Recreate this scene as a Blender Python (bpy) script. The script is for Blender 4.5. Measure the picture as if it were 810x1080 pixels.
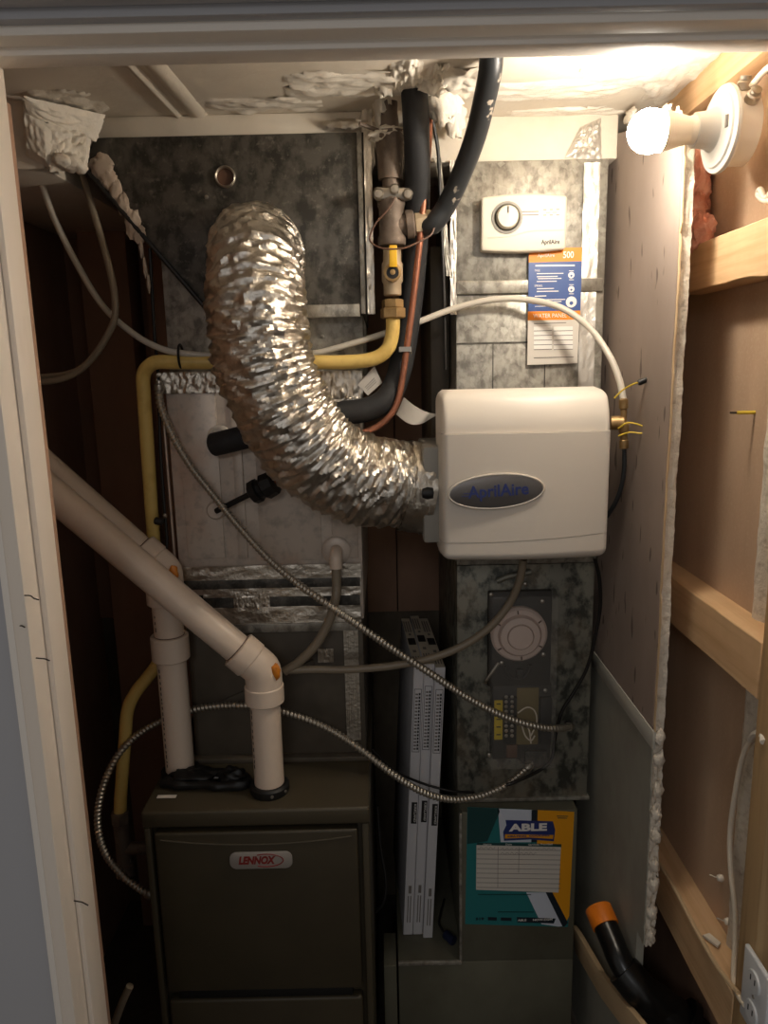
import bpy, bmesh, math, random
from mathutils import Vector, Matrix, noise
R = math.radians
scn = bpy.context.scene
COL = scn.collection
for o in list(bpy.data.objects): bpy.data.objects.remove(o)
random.seed(7)

# ---------------------------------------------------------------- camera
FPX, PITCH, ROLL, CZ = 780.0, R(11.1), R(1.26), 1.68
cp, sp, cr, sr = math.cos(PITCH), math.sin(PITCH), math.cos(ROLL), math.sin(ROLL)
FW = Vector((0, cp, -sp)); RC = Vector((cr, -sr*sp, -sr*cp)); UC = Vector((sr, cr*sp, cr*cp))
cd = bpy.data.cameras.new('camera'); cam = bpy.data.objects.new('camera', cd); COL.objects.link(cam)
cd.sensor_fit = 'VERTICAL'; cd.sensor_height = 36; cd.lens = 36*FPX/1080
cd.clip_start = .02; cd.clip_end = 50
cam.matrix_world = Matrix(((RC.x, UC.x, -FW.x, 0), (RC.y, UC.y, -FW.y, 0), (RC.z, UC.z, -FW.z, CZ), (0, 0, 0, 1)))
scn.camera = cam
def at(px, py, Y=None, X=None, Z=None):
    d = FW*FPX + RC*(px-405) + UC*(540-py)
    t = Y/d.y if Y is not None else X/d.x if X is not None else (Z-CZ)/d.z
    return Vector((d.x*t, d.y*t, CZ+d.z*t))

# ---------------------------------------------------------------- world, light, exposure
w = bpy.data.worlds.new('world'); scn.world = w; w.use_nodes = True
w.node_tree.nodes['Background'].inputs[0].default_value = (1, .94, .87, 1)
w.node_tree.nodes['Background'].inputs[1].default_value = .175
ld = bpy.data.lights.new('hallway_ceiling_light', 'AREA'); ld.energy = 5; ld.size = .5; ld.color = (.97, .97, 1)
lo_ = bpy.data.objects.new('hallway_ceiling_light', ld); COL.objects.link(lo_); lo_.location = (-.25, -1.5, 2.35)
lo_.rotation_euler = (R(28), 0, 0)
BULB_STRENGTH = 190
vs = scn.view_settings
vs.view_transform = 'Standard'; vs.look = 'None'; vs.gamma = 1; vs.use_curve_mapping = False; vs.exposure = 0.32

# ---------------------------------------------------------------- materials
def lin(c):
    return tuple(((v/255)/12.92 if v/255 <= .04045 else ((v/255+.055)/1.055)**2.4) for v in c)+(1,)
def mk(name, c, rough=.6, metal=0, layers=(), bump=None, trans=0, alpha=1, emit=None, coat=0, spec=.5):
    """layers: (kind, (sx,sy,sz), colour, low, high, amount, detail)"""
    m = bpy.data.materials.new(name); m.use_nodes = True
    nt = m.node_tree; N = nt.nodes; L = nt.links; b = N['Principled BSDF']
    b.inputs['Roughness'].default_value = rough; b.inputs['Metallic'].default_value = metal
    b.inputs['Transmission Weight'].default_value = trans; b.inputs['Alpha'].default_value = alpha
    b.inputs['Coat Weight'].default_value = coat; b.inputs['Specular IOR Level'].default_value = spec
    b.inputs['Base Color'].default_value = lin(c)
    tc = N.new('ShaderNodeTexCoord')
    def tex(kind, sc, det=4):
        mp = N.new('ShaderNodeMapping'); L.new(tc.outputs['Object'], mp.inputs[0])
        mp.inputs['Scale'].default_value = sc if hasattr(sc, '__len__') else (sc, sc, sc)
        if kind == 'noise':
            t = N.new('ShaderNodeTexNoise'); t.inputs['Scale'].default_value = 1; t.inputs['Detail'].default_value = det
            t.inputs['Roughness'].default_value = .6; o = t.outputs['Fac']
        elif kind == 'cell':
            t = N.new('ShaderNodeTexVoronoi'); t.inputs['Scale'].default_value = 1
            sx = N.new('ShaderNodeSeparateColor'); L.new(t.outputs['Color'], sx.inputs[0]); 
            L.new(mp.outputs[0], t.inputs['Vector']); return sx.outputs[0]
        elif kind == 'wave':
            t = N.new('ShaderNodeTexWave'); t.inputs['Scale'].default_value = 1; t.inputs['Distortion'].default_value = 6
            t.inputs['Detail'].default_value = 3; o = t.outputs['Fac']
        L.new(mp.outputs[0], t.inputs['Vector']); return o
    cur = None
    for (kind, sc, col, lo, hi, amt, det) in layers:
        o = tex(kind, sc, det)
        mr = N.new('ShaderNodeMapRange'); L.new(o, mr.inputs[0])
        mr.inputs[1].default_value = lo; mr.inputs[2].default_value = hi; mr.inputs[4].default_value = amt
        mx = N.new('ShaderNodeMix'); mx.data_type = 'RGBA'
        L.new(mr.outputs[0], mx.inputs[0])
        if cur is None: mx.inputs[6].default_value = lin(c)
        else: L.new(cur, mx.inputs[6])
        mx.inputs[7].default_value = lin(col); cur = mx.outputs[2]
    if cur is not None: L.new(cur, b.inputs['Base Color'])
    if bump:
        o = tex('noise', bump[0], 6); bp = N.new('ShaderNodeBump')
        bp.inputs['Strength'].default_value = bump[1]; bp.inputs['Distance'].default_value = bump[2]
        L.new(o, bp.inputs['Height']); L.new(bp.outputs[0], b.inputs['Normal'])
    if emit:
        b.inputs['Emission Color'].default_value = emit[0]; b.inputs['Emission Strength'].default_value = emit[1]
    return m
M = {}
M['paint_white'] = mk('paint_white', (236, 228, 218), .55, bump=(60, .08, .003))
M['ceiling'] = mk('ceiling_paint', (226, 216, 200), .7, layers=[('noise', (5, 5, 5), (204, 190, 170), .45, .75, .7, 5)], bump=(25, .25, .006))
M['plaster'] = mk('plaster', (236, 228, 214), .8, layers=[('noise', (14, 14, 14), (190, 172, 148), .5, .75, .7, 5)], bump=(45, .5, .006))
M['grey_wall'] = mk('grey_wall', (176, 176, 180), .7, bump=(120, .06, .002))
M['jamb'] = mk('jamb_paint', (232, 220, 206), .5, layers=[('noise', (9, 9, 2), (196, 172, 150), .6, .75, .5, 4)])
M['brown_paper'] = mk('brown_drywall_paper', (200, 170, 142), .85, layers=[('noise', (6, 6, 2), (178, 148, 120), .4, .7, .8, 5), ('noise', (160, 160, 160), (210, 184, 156), .5, .8, .4, 2)])
M['back_board'] = mk('back_fibre_board', (176, 140, 116), .9, layers=[('noise', (4, 4, 2), (146, 112, 90), .4, .7, .8, 5)])
M['olive'] = mk('olive_lower_board', (120, 108, 90), .9, layers=[('noise', (6, 6, 3), (58, 52, 44), .4, .7, .8, 5)])
M['concrete'] = mk('concrete', (92, 84, 76), .9, layers=[('noise', (8, 8, 8), (60, 55, 50), .4, .7, .8, 6)], bump=(40, .3, .004))
M['drywall_face'] = mk('partition_paper', (158, 142, 131), .85, layers=[('noise', (5, 5, 3), (134, 119, 109), .4, .75, .7, 5), ('noise', (38, 44, 13), (90, 76, 68), .665, .695, .85, 1)])
M['drywall_painted'] = mk('partition_painted', (160, 158, 146), .7, layers=[('noise', (7, 7, 5), (132, 126, 114), .45, .75, .7, 5)])
M['dab'] = mk('old_plaster', (188, 170, 152), .85, bump=(60, .4, .004))
M['gypsum'] = mk('gypsum_edge', (226, 216, 200), .9, layers=[('noise', (60, 60, 60), (168, 150, 128), .5, .75, .8, 4)], bump=(140, .8, .004))
M['paper_edge'] = mk('torn_paper', (206, 178, 140), .9)
M['tape_joint'] = mk('joint_tape', (186, 182, 170), .8)
WOODL = [('wave', (3, 3, 34), (176, 124, 78), .2, .9, .55, 3), ('noise', (3, 3, 60), (150, 100, 58), .5, .8, .5, 4)]
M['wood'] = mk('pine', (224, 188, 144), .7, layers=[('noise', (60, 3, 60), (188, 144, 100), .45, .75, .75, 4), ('noise', (14, 14, 14), (206, 166, 122), .4, .7, .5, 3)], bump=((80, 4, 80), .15, .003))
M['wood_v'] = mk('pine_upright', (190, 158, 114), .75, layers=[('noise', (60, 60, 3), (150, 118, 80), .45, .75, .75, 4)], bump=((80, 80, 4), .15, .003))
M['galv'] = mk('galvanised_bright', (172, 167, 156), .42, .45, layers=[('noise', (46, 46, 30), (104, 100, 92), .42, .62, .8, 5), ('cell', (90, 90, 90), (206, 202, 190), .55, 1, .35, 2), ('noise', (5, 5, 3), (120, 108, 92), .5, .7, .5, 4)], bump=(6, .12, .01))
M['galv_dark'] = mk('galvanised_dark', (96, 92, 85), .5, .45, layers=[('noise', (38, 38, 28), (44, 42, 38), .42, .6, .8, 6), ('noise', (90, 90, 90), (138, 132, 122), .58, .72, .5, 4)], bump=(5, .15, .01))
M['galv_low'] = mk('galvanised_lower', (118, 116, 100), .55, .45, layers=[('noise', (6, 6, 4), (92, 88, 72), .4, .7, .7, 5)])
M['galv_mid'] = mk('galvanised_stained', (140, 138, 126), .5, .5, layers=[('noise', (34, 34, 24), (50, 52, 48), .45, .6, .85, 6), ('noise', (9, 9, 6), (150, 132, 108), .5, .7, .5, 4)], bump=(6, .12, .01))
M['coil'] = mk('coil_case_steel', (206, 192, 178), .45, .28, layers=[('noise', (7, 7, 4), (190, 144, 116), .5, .72, .6, 5), ('noise', (40, 40, 40), (110, 106, 100), .5, .7, .4, 4)], bump=(5, .1, .01))
M['case_dark'] = mk('dark_cabinet', (104, 95, 82), .55, .2, layers=[('noise', (5, 5, 4), (62, 55, 46), .4, .7, .8, 4)])
M['foil'] = mk('crinkled_foil', (216, 210, 200), .30, 1, layers=[('noise', (70, 70, 70), (150, 138, 124), .5, .7, .6, 4)], bump=(170, .5, .003))
M['foil_tape'] = mk('foil_tape', (205, 196, 182), .3, 1, bump=(120, .6, .003))
M['foil_dull'] = mk('dull_foil_tape', (222, 216, 206), .38, .6, bump=(70, .5, .004))
M['furnace'] = mk('furnace_enamel', (66, 58, 42), .5, .1, layers=[('noise', (5, 5, 5), (54, 47, 34), .4, .7, .7, 4)], bump=(900, .05, .001))
M['furnace_edge'] = mk('furnace_frame', (72, 64, 48), .5, .1)
M['black'] = mk('black_rubber', (20, 19, 18), .5)
M['black_gloss'] = mk('black_abs', (18, 18, 18), .28, bump=(30, .1, .003))
M['insul'] = mk('black_pipe_insulation', (34, 34, 36), .7, layers=[('noise', (40, 40, 40), (54, 53, 52), .55, .75, .6, 4)])
M['hose'] = mk('black_hose', (38, 40, 42), .45, layers=[('noise', (30, 30, 30), (176, 164, 148), .62, .66, .7, 3)])
M['pvc'] = mk('white_pvc', (226, 206, 186), .35, layers=[('noise', (7, 7, 7), (206, 184, 162), .45, .7, .5, 3)])
M['primer'] = mk('orange_primer', (214, 128, 28), .4)
M['yellow'] = mk('yellow_gas_coating', (226, 194, 112), .45, layers=[('noise', (20, 20, 20), (198, 160, 82), .5, .7, .7, 4)])
M['handle_yellow'] = mk('yellow_handle', (228, 178, 40), .4)
M['brass'] = mk('brass', (166, 136, 92), .45, .6, layers=[('noise', (40, 40, 40), (130, 98, 56), .5, .7, .6, 4)])
M['iron'] = mk('grey_iron_pipe', (122, 108, 96), .6, .4, layers=[('noise', (30, 30, 30), (84, 72, 62), .45, .7, .8, 5), ('noise', (50, 50, 50), (206, 192, 172), .66, .72, .7, 4)], bump=(60, .3, .003))
M['nut_dull'] = mk('dull_nut', (176, 156, 128), .6, .3)
M['zinc'] = mk('zinc_clamp', (176, 168, 156), .35, .9)
M['copper'] = mk('copper', (160, 104, 80), .45, .6, layers=[('noise', (20, 20, 20), (112, 70, 54), .5, .7, .7, 4)])
M['tube'] = mk('translucent_tube', (222, 214, 200), .35, trans=.25)
M['tube_dull'] = mk('dull_clear_tube', (150, 136, 116), .4, trans=.2)
M['conduit'] = mk('steel_conduit', (186, 178, 164), .35, .85)
M['wire_black'] = mk('black_wire', (28, 25, 23), .5)
M['wire_white'] = mk('white_cable', (228, 216, 196), .5)
M['wire_yellow'] = mk('yellow_wire', (216, 186, 60), .5)
M['wire_brown'] = mk('brown_wire', (96, 68, 52), .5)
M['hum'] = mk('humidifier_plastic', (216, 207, 195), .42)
M['hum_grey'] = mk('humidifier_collar', (150, 146, 138), .5)
M['badge'] = mk('badge_grey', (112, 108, 106), .35, .6)
M['badge_rim'] = mk('badge_rim', (220, 212, 200), .3, .5)
M['navy'] = mk('navy_ink', (38, 52, 112), .45)
M['ink'] = mk('black_ink', (30, 28, 28), .6)
M['grey_ink'] = mk('grey_ink', (120, 114, 108), .6)
M['stat'] = mk('humidistat_plastic', (216, 207, 190), .45)
M['paper'] = mk('white_paper', (212, 205, 195), .7)
M['print_white'] = mk('white_print', (238, 234, 228), .6)
M['tag_orange'] = mk('orange_print', (238, 138, 24), .5)
M['tag_blue'] = mk('blue_print', (58, 84, 142), .4)
M['teal'] = mk('teal_print', (36, 116, 118), .45)
M['teal_dark'] = mk('dark_teal_print', (24, 66, 66), .45)
M['st_orange'] = mk('amber_print', (232, 158, 22), .45)
M['st_white'] = mk('pale_blue_print', (206, 212, 224), .45)
M['st_dark'] = mk('midnight_print', (24, 34, 44), .45)
M['red_ink'] = mk('dark_red_ink', (130, 34, 30), .45)
M['silver'] = mk('badge_silver', (176, 168, 160), .35, .4)
M['box_white'] = mk('white_filter_carton', (208, 206, 208), .65)
M['box_top'] = mk('carton_end', (206, 196, 176), .7)
M['detector'] = mk('detector_white', (218, 196, 184), .5)
M['detector_base'] = mk('detector_base', (48, 45, 42), .55, layers=[('noise', (20, 20, 20), (74, 68, 60), .5, .7, .6, 3)])
M['board'] = mk('terminal_board', (120, 104, 62), .6)
M['label_yellow'] = mk('yellow_label', (220, 190, 46), .55)
M['clear'] = mk('clear_plastic', (220, 215, 205), .12, alpha=.10)
M['lamp_white'] = mk('lampholder_porcelain', (206, 202, 194), .4)
M['bulb_collar'] = mk('bulb_collar', (236, 226, 208), .4)
M['bulb'] = mk('lit_bulb_globe', (255, 250, 240), .4, emit=((1, .90, .76, 1), BULB_STRENGTH))
M['box_pvc'] = mk('junction_box', (214, 206, 194), .45)
M['pink'] = mk('pink_insulation', (224, 150, 128), 1, layers=[('noise', (40, 40, 40), (238, 196, 176), .4, .7, .8, 5)], bump=(80, .8, .01))
M['orange_cap'] = mk('orange_cap', (232, 126, 24), .5)
M['nail'] = mk('nail_steel', (70, 60, 54), .5, .6)
M['outlet'] = mk('outlet_plate', (220, 222, 224), .4)
M['blue_plug'] = mk('dark_blue_plug', (30, 36, 62), .4)

# ---------------------------------------------------------------- mesh helpers
class MB:
    def __init__(s): s.V = []; s.F = []
    def add(s, v, f):
        n = len(s.V); s.V += [Vector(p) for p in v]; s.F += [tuple(i+n for i in q) for q in f]; return s
    def box(s, lo, hi):
        x0, y0, z0 = lo; x1, y1, z1 = hi
        return s.add([(x0,y0,z0),(x1,y0,z0),(x1,y1,z0),(x0,y1,z0),(x0,y0,z1),(x1,y0,z1),(x1,y1,z1),(x0,y1,z1)],
                     [(0,3,2,1),(4,5,6,7),(0,1,5,4),(1,2,6,5),(2,3,7,6),(3,0,4,7)])
    def prism(s, poly, vec):
        n = len(poly); vec = Vector(vec)
        a = [Vector(p) for p in poly]; b = [p+vec for p in a]
        return s.add(a+b, [tuple(range(n))[::-1], tuple(range(n, 2*n))]+[(i, (i+1) % n, n+(i+1) % n, n+i) for i in range(n)])
    def lathe(s, prof, o, axis, n=28):
        o = Vector(o); ax = Vector(axis).normalized()
        u = ax.orthogonal().normalized(); v = ax.cross(u); k = len(prof)
        vs = [o+ax*h+(u*math.cos(2*math.pi*j/n)+v*math.sin(2*math.pi*j/n))*r for r, h in prof for j in range(n)]
        fs = [(i*n+j, i*n+(j+1) % n, (i+1)*n+(j+1) % n, (i+1)*n+j) for i in range(k-1) for j in range(n)]
        if prof[0][0] > 1e-5: fs.append(tuple(range(n))[::-1])
        if prof[-1][0] > 1e-5: fs.append(tuple((k-1)*n+j for j in range(n)))
        return s.add(vs, fs)
    def tube(s, pts, r, n=12, sub=8, rf=None, caps=True):
        P = spline(pts, sub); T = []
        for i in range(len(P)): T.append((P[min(i+1, len(P)-1)]-P[max(i-1, 0)]).normalized())
        u = T[0].orthogonal().normalized(); vs = []; acc = 0
        for i, p in enumerate(P):
            if i: acc += (p-P[i-1]).length
            u = (u-T[i]*u.dot(T[i])).normalized(); v = T[i].cross(u)
            for j in range(n):
                a = 2*math.pi*j/n; d = u*math.cos(a)+v*math.sin(a)
                rr = rf(acc, a, p+d*r) if rf else r
                vs.append(p+d*rr)
        k = len(P)
        fs = [(i*n+j, i*n+(j+1) % n, (i+1)*n+(j+1) % n, (i+1)*n+j) for i in range(k-1) for j in range(n)]
        if caps: fs += [tuple(range(n))[::-1], tuple((k-1)*n+j for j in range(n))]
        return s.add(vs, fs)
    def grid(s, f, nu, nv):
        vs = [f(i/nu, j/nv) for j in range(nv+1) for i in range(nu+1)]
        return s.add(vs, [(j*(nu+1)+i, j*(nu+1)+i+1, (j+1)*(nu+1)+i+1, (j+1)*(nu+1)+i) for j in range(nv) for i in range(nu)])
def spline(pts, sub):
    P = [Vector(p) for p in pts]
    if sub <= 1 or len(P) < 3:
        if len(P) == 2 and sub > 1: return [P[0].lerp(P[1], i/sub) for i in range(sub+1)]
        return P
    Q = [P[0]*2-P[1]]+P+[P[-1]*2-P[-2]]; out = []
    for i in range(1, len(Q)-2):
        a, b, c, d = Q[i-1:i+3]
        for k in range(sub):
            t = k/sub
            out.append(.5*((2*b)+(c-a)*t+(2*a-5*b+4*c-d)*t*t+(3*b-a-3*c+d)*t**3))
    out.append(P[-1]); return out
def resample(pts, step, sub=20):
    P = spline(pts, sub); L = [0]
    for i in range(1, len(P)): L.append(L[-1]+(P[i]-P[i-1]).length)
    n = max(2, int(L[-1]/step)); out = []; k = 0
    for i in range(n+1):
        d = L[-1]*i/n
        while k < len(L)-2 and L[k+1] < d: k += 1
        t = (d-L[k])/max(1e-9, L[k+1]-L[k]); out.append(P[k].lerp(P[k+1], t))
    return out
def obj(name, mb, mat, parent=None, bevel=0, seg=2, smooth=True, ang=38, label=None, recalc=True):
    me = bpy.data.meshes.new(name)
    if parent is not None: off = WLOC[parent.name]
    else:
        xs = [v.x for v in mb.V]; ys = [v.y for v in mb.V]; zs = [v.z for v in mb.V]
        off = Vector(((min(xs)+max(xs))/2, (min(ys)+max(ys))/2, min(zs)))
    me.from_pydata([v-off for v in mb.V], [], mb.F)
    bm = bmesh.new(); bm.from_mesh(me)
    if recalc: bmesh.ops.recalc_face_normals(bm, faces=bm.faces)
    if bevel:
        ed = [e for e in bm.edges if len(e.link_faces) == 2 and e.calc_face_angle(0) > .5]
        bmesh.ops.bevel(bm, geom=ed, offset=bevel, segments=seg, profile=.5, affect='EDGES', clamp_overlap=True)
    bm.to_mesh(me); bm.free()
    me.materials.append(M[mat] if isinstance(mat, str) else mat)
    if smooth:
        me.polygons.foreach_set('use_smooth', [True]*len(me.polygons)); me.set_sharp_from_angle(angle=R(ang))
    o = bpy.data.objects.new(name, me); COL.objects.link(o)
    if parent is not None: o.parent = parent; WLOC[o.name] = off
    else: o.location = off; WLOC[o.name] = off
    if label: o['label'] = label
    return o
WLOC = {}
def thing(name, label, cat, loc, group=None):
    o = bpy.data.objects.new(name, None); COL.objects.link(o); o.location = loc; o.empty_display_size = .05
    WLOC[o.name] = Vector(loc); return tag(o, label, cat, group)
def tag(o, label, cat, group=None):
    o['label'] = label; o['category'] = cat
    if group: o['group'] = group
    return o
def struct(o): o['kind'] = 'structure'; return o
def snode(name, loc=(0, 0, 0)):
    o = bpy.data.objects.new(name, None); COL.objects.link(o); o.location = loc; WLOC[o.name] = Vector(loc); return struct(o)
def box(name, lo, hi, mat, parent=None, bevel=0, **k): return obj(name, MB().box(lo, hi), mat, parent, bevel, **k)
def pxp(pxs, Y, t):
    return MB().prism([at(x, y, Y=Y) for x, y in pxs], (0, -t, 0))
def flat(name, pxs, Y, t, mat, parent, **k): return obj(name, pxp(pxs, Y, t), mat, parent, smooth=False, **k)
def text(body, size, mat, parent, o, right=(1, 0, 0), up=(0, 0, 1), name='lettering', bold=0, shear=0, ext=.0003, width=None, align='CENTER'):
    c = bpy.data.curves.new('t', 'FONT'); c.body = body; c.size = size; c.align_x = align; c.align_y = 'CENTER'
    c.extrude = ext; c.offset = bold; c.shear = shear; c.resolution_u = 3
    t = bpy.data.objects.new('t', c); COL.objects.link(t)
    bpy.context.view_layer.update()
    me = bpy.data.meshes.new_from_object(t.evaluated_get(bpy.context.evaluated_depsgraph_get()))
    bpy.data.objects.remove(t); bpy.data.curves.remove(c)
    r = Vector(right).normalized(); u = Vector(up).normalized(); n = r.cross(u)
    xs = [v.co.x for v in me.vertices]; sc = 1
    if width: sc = width/(max(xs)-min(xs))
    off = Vector(o)-WLOC[parent.name]
    for v in me.vertices: v.co = off+r*v.co.x*sc+u*v.co.y+n*v.co.z
    me.materials.clear(); me.materials.append(M[mat])
    ob = bpy.data.objects.new(name, me); COL.objects.link(ob); ob.parent = parent; WLOC[ob.name] = WLOC[parent.name]
    return ob
def patch(name, c, u, v, mat, parent, amp=.006, seed=0, nu=26, nv=26, freq=6, base=.001, irregular=.35, fine=3):
    """an irregular smear or strip of thin material lying on a surface: c centre, u and v half-extents"""
    c, u, v = Vector(c), Vector(u), Vector(v); n = u.cross(v).normalized(); so = Vector((seed*7.3, seed*3.1, seed*1.7))
    vs, keep = [], []
    for j in range(nv+1):
        for i in range(nu+1):
            a, b = i/nu*2-1, j/nv*2-1
            q = Vector((a*freq*.5, b*freq*.5, 0))+so
            rad = max(abs(a), abs(b))*.4+math.hypot(a, b)*.6
            e = 1-rad+irregular*noise.noise(q*.8)
            keep.append(e > -.05 if irregular else True)
            fall = min(1, max(0, e*4)) if irregular else 1
            h = base*(fall*2-1 if irregular else 1)+amp*fall*(abs(noise.noise(q))+.5*abs(noise.noise(q*fine)))
            vs.append(c+u*a+v*b+n*h)
    fs = []
    for j in range(nv):
        for i in range(nu):
            q = (j*(nu+1)+i, j*(nu+1)+i+1, (j+1)*(nu+1)+i+1, (j+1)*(nu+1)+i)
            if all(keep[k] for k in q): fs.append(q)
    m = MB().add(vs, fs)
    used = sorted({i for f in m.F for i in f}); ix = {k: i for i, k in enumerate(used)}
    m.V = [m.V[k] for k in used]; m.F = [tuple(ix[k] for k in f) for f in m.F]
    return obj(name, m, mat, parent, ang=70, recalc=False)
def lump(name, c, rad, mat, parent, seed=0, amp=.45, freq=2.2, n=24, label=None):
    c = Vector(c); rad = Vector(rad); vs = []; m = n//2
    for j in range(m+1):
        for i in range(n):
            th = math.pi*j/m; ph = 2*math.pi*i/n
            d = Vector((math.sin(th)*math.cos(ph), math.sin(th)*math.sin(ph), math.cos(th)))
            q = d*freq+Vector((seed*5.1, seed, seed*2.3)); k = 1+amp*noise.noise(q)+amp*.5*noise.noise(q*2.7)+amp*.25*noise.noise(q*6)
            vs.append(c+Vector((d.x*rad.x, d.y*rad.y, d.z*rad.z))*k)
    fs = [(j*n+i, j*n+(i+1) % n, (j+1)*n+(i+1) % n, (j+1)*n+i) for j in range(m) for i in range(n)]
    return obj(name, MB().add(vs, fs), mat, parent, ang=80, label=label)

# ---------------------------------------------------------------- structure
CEIL = 2.15
struct(box('floor', (-2.2, -2.2, -.05), (1.6, 2.2, 0), 'concrete', smooth=False))
ceil = snode('ceiling', (0, 1.5, CEIL))
box('ceiling_board', (-.85, .95, CEIL), (.70, 2.2, CEIL+.04), 'ceiling', ceil, smooth=False)
for x0, x1 in ((at(128, 70, Z=CEIL).x, at(146, 70, Z=CEIL).x), (at(148, 70, Z=CEIL).x, at(177, 70, Z=CEIL).x)):
    m = MB().prism([(x0, 1.2, CEIL+.002), (x1, 1.2, CEIL+.002), (x1-.012, 1.2, CEIL-.006), (x0+.012, 1.2, CEIL-.006)], (.016, .34, 0))
    obj('ceiling_batten', m, 'ceiling', ceil)
box('bulkhead_board', (-.56, 1.50, 2.108), (-.012, 1.60, CEIL), 'ceiling', ceil, bevel=.004)
box('bulkhead_board', (.075, 1.545, 2.068), (.47, 1.66, CEIL), 'ceiling', ceil, bevel=.004)
box('soffit', (-.84, 1.40, 2.036), (-.585, 2.1, CEIL), 'ceiling', ceil, bevel=.004)
# plaster smears on the ceiling and at its corners
def cpatch(px, py, hu, hv, seed, amp=.008, z=CEIL, rot=0, mat='plaster', irr=.5):
    c = at(px, py, Z=z); a = R(rot)
    patch('plaster_smear', c, Vector((math.cos(a), math.sin(a), 0))*hu, Vector((math.sin(a), -math.cos(a), 0))*hv, mat, ceil, amp, seed, irregular=irr)
cpatch(380, 88, .13, .06, 1); cpatch(270, 110, .12, .04, 2, .006); cpatch(60, 112, .09, .08, 3, .007); cpatch(560, 95, .16, .05, 4, .006)
cpatch(690, 78, .13, .06, 5, .006); cpatch(720, 80, .06, .14, 6, .008, rot=-8); cpatch(475, 88, .07, .07, 7, .012); cpatch(428, 80, .032, .075, 9, .014, irr=.2); cpatch(455, 84, .022, .07, 10, .018, rot=8, irr=.3); cpatch(600, 118, .12, .03, 8, .006)
for s, (px, py, rx, rz, yy) in enumerate([(468, 100, .03, .045, 1.42), (455, 78, .028, .03, 1.36), (405, 82, .02, .025, 1.38), (388, 145, .014, .05, 1.50), (480, 125, .02, .03, 1.50)]):
    lump('plaster_lump', at(px, py, Y=yy), (rx, .018, rz), 'plaster', ceil, s+11, .55, 2.5)
# white plaster left of the dark supply duct
def quadpatch(name, q, mat, parent, amp, seed, nu=30, nv=24, freq=5, thick=.004):
    q = [Vector(p) for p in q]; n = (q[1]-q[0]).cross(q[3]-q[0]).normalized()
    def f(u, v):
        b_ = q[0].lerp(q[1], u).lerp(q[3].lerp(q[2], u), v); w_ = Vector((u*freq+seed*3.7, v*freq+seed*1.9, seed))
        e = noise.noise(Vector((u*9+seed, v*9, 3)))*.16
        if u in (0, 1): b_ = b_.lerp((q[0]+q[2])/2, e*.5)
        if v in (0, 1): b_ = b_.lerp((q[0]+q[2])/2, e*.7)
        k_ = min(1, 6*min(u, 1-u), 6*min(v, 1-v))
        return b_+n*(k_*(thick+amp*(abs(noise.noise(w_))*1.3+.4*abs(noise.noise(w_*2.6))))-(1-k_)*.002)
    return obj(name, MB().grid(f, nu, nv), mat, parent, ang=60, recalc=False)
quadpatch('plaster_slab', [at(27, 164, Y=1.397), at(56, 180, Y=1.397), at(54, 138, Y=1.397), at(22, 104, Y=1.397)], 'plaster', ceil, .004, 1, thick=.008)
quadpatch('plaster_slab', [at(53, 181, Y=1.392), at(92, 181, Y=1.44), at(98, 138, Y=1.468), at(46, 128, Y=1.396)], 'plaster', ceil, .016, 2, 40, 30, 5)
quadpatch('plaster_slab', [at(30, 124, Y=1.392), at(102, 150, Y=1.468), at(112, 122, Y=1.47), at(24, 102, Y=1.36)], 'plaster', ceil, .008, 3, 40, 24, 4)
for s_, (px, py, rx, rz, yy) in enumerate([(74, 172, .022, .014, 1.41), (84, 177, .014, .010, 1.415), (66, 170, .016, .012, 1.40)]):
    lump('plaster_lump', at(px, py, Y=yy), (rx, .016, rz), 'plaster', ceil, s_+30, .25, 1.5, 30)
struct(ceil)

wb = snode('wall_back', (0, 2.1, 0))
zb = at(420, 645, Y=2.1).z
box('fibre_board', (-.85, 2.10, zb), (.033, 2.14, 2.2), 'back_board', wb, bevel=.002)
box('fibre_board', (.036, 2.10, zb), (.62, 2.14, 2.2), 'back_board', wb, bevel=.002)
box('lower_board', (-.85, 2.115, 0), (.62, 2.14, zb), 'olive', wb, smooth=False)
box('light_seal_board', (-.89, 2.14, 0), (.70, 2.18, 2.2), 'olive', wb, smooth=False)  # unseen board added to stop world light leaking through the seam
xs0 = at(97, 420, Y=2.0).x; xs1 = at(146, 420, Y=2.0).x
box('stud', (xs0, 2.0, 0), (xs1, 2.10, CEIL), 'back_board', wb, bevel=.003)
box('stud', (xs1+.03, 2.04, 0), (xs1+.09, 2.10, CEIL), 'back_board', wb, bevel=.003)
wl = struct(box('wall_left', (-.89, .95, 0), (-.85, 2.14, CEIL), 'back_board', smooth=False))

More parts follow.
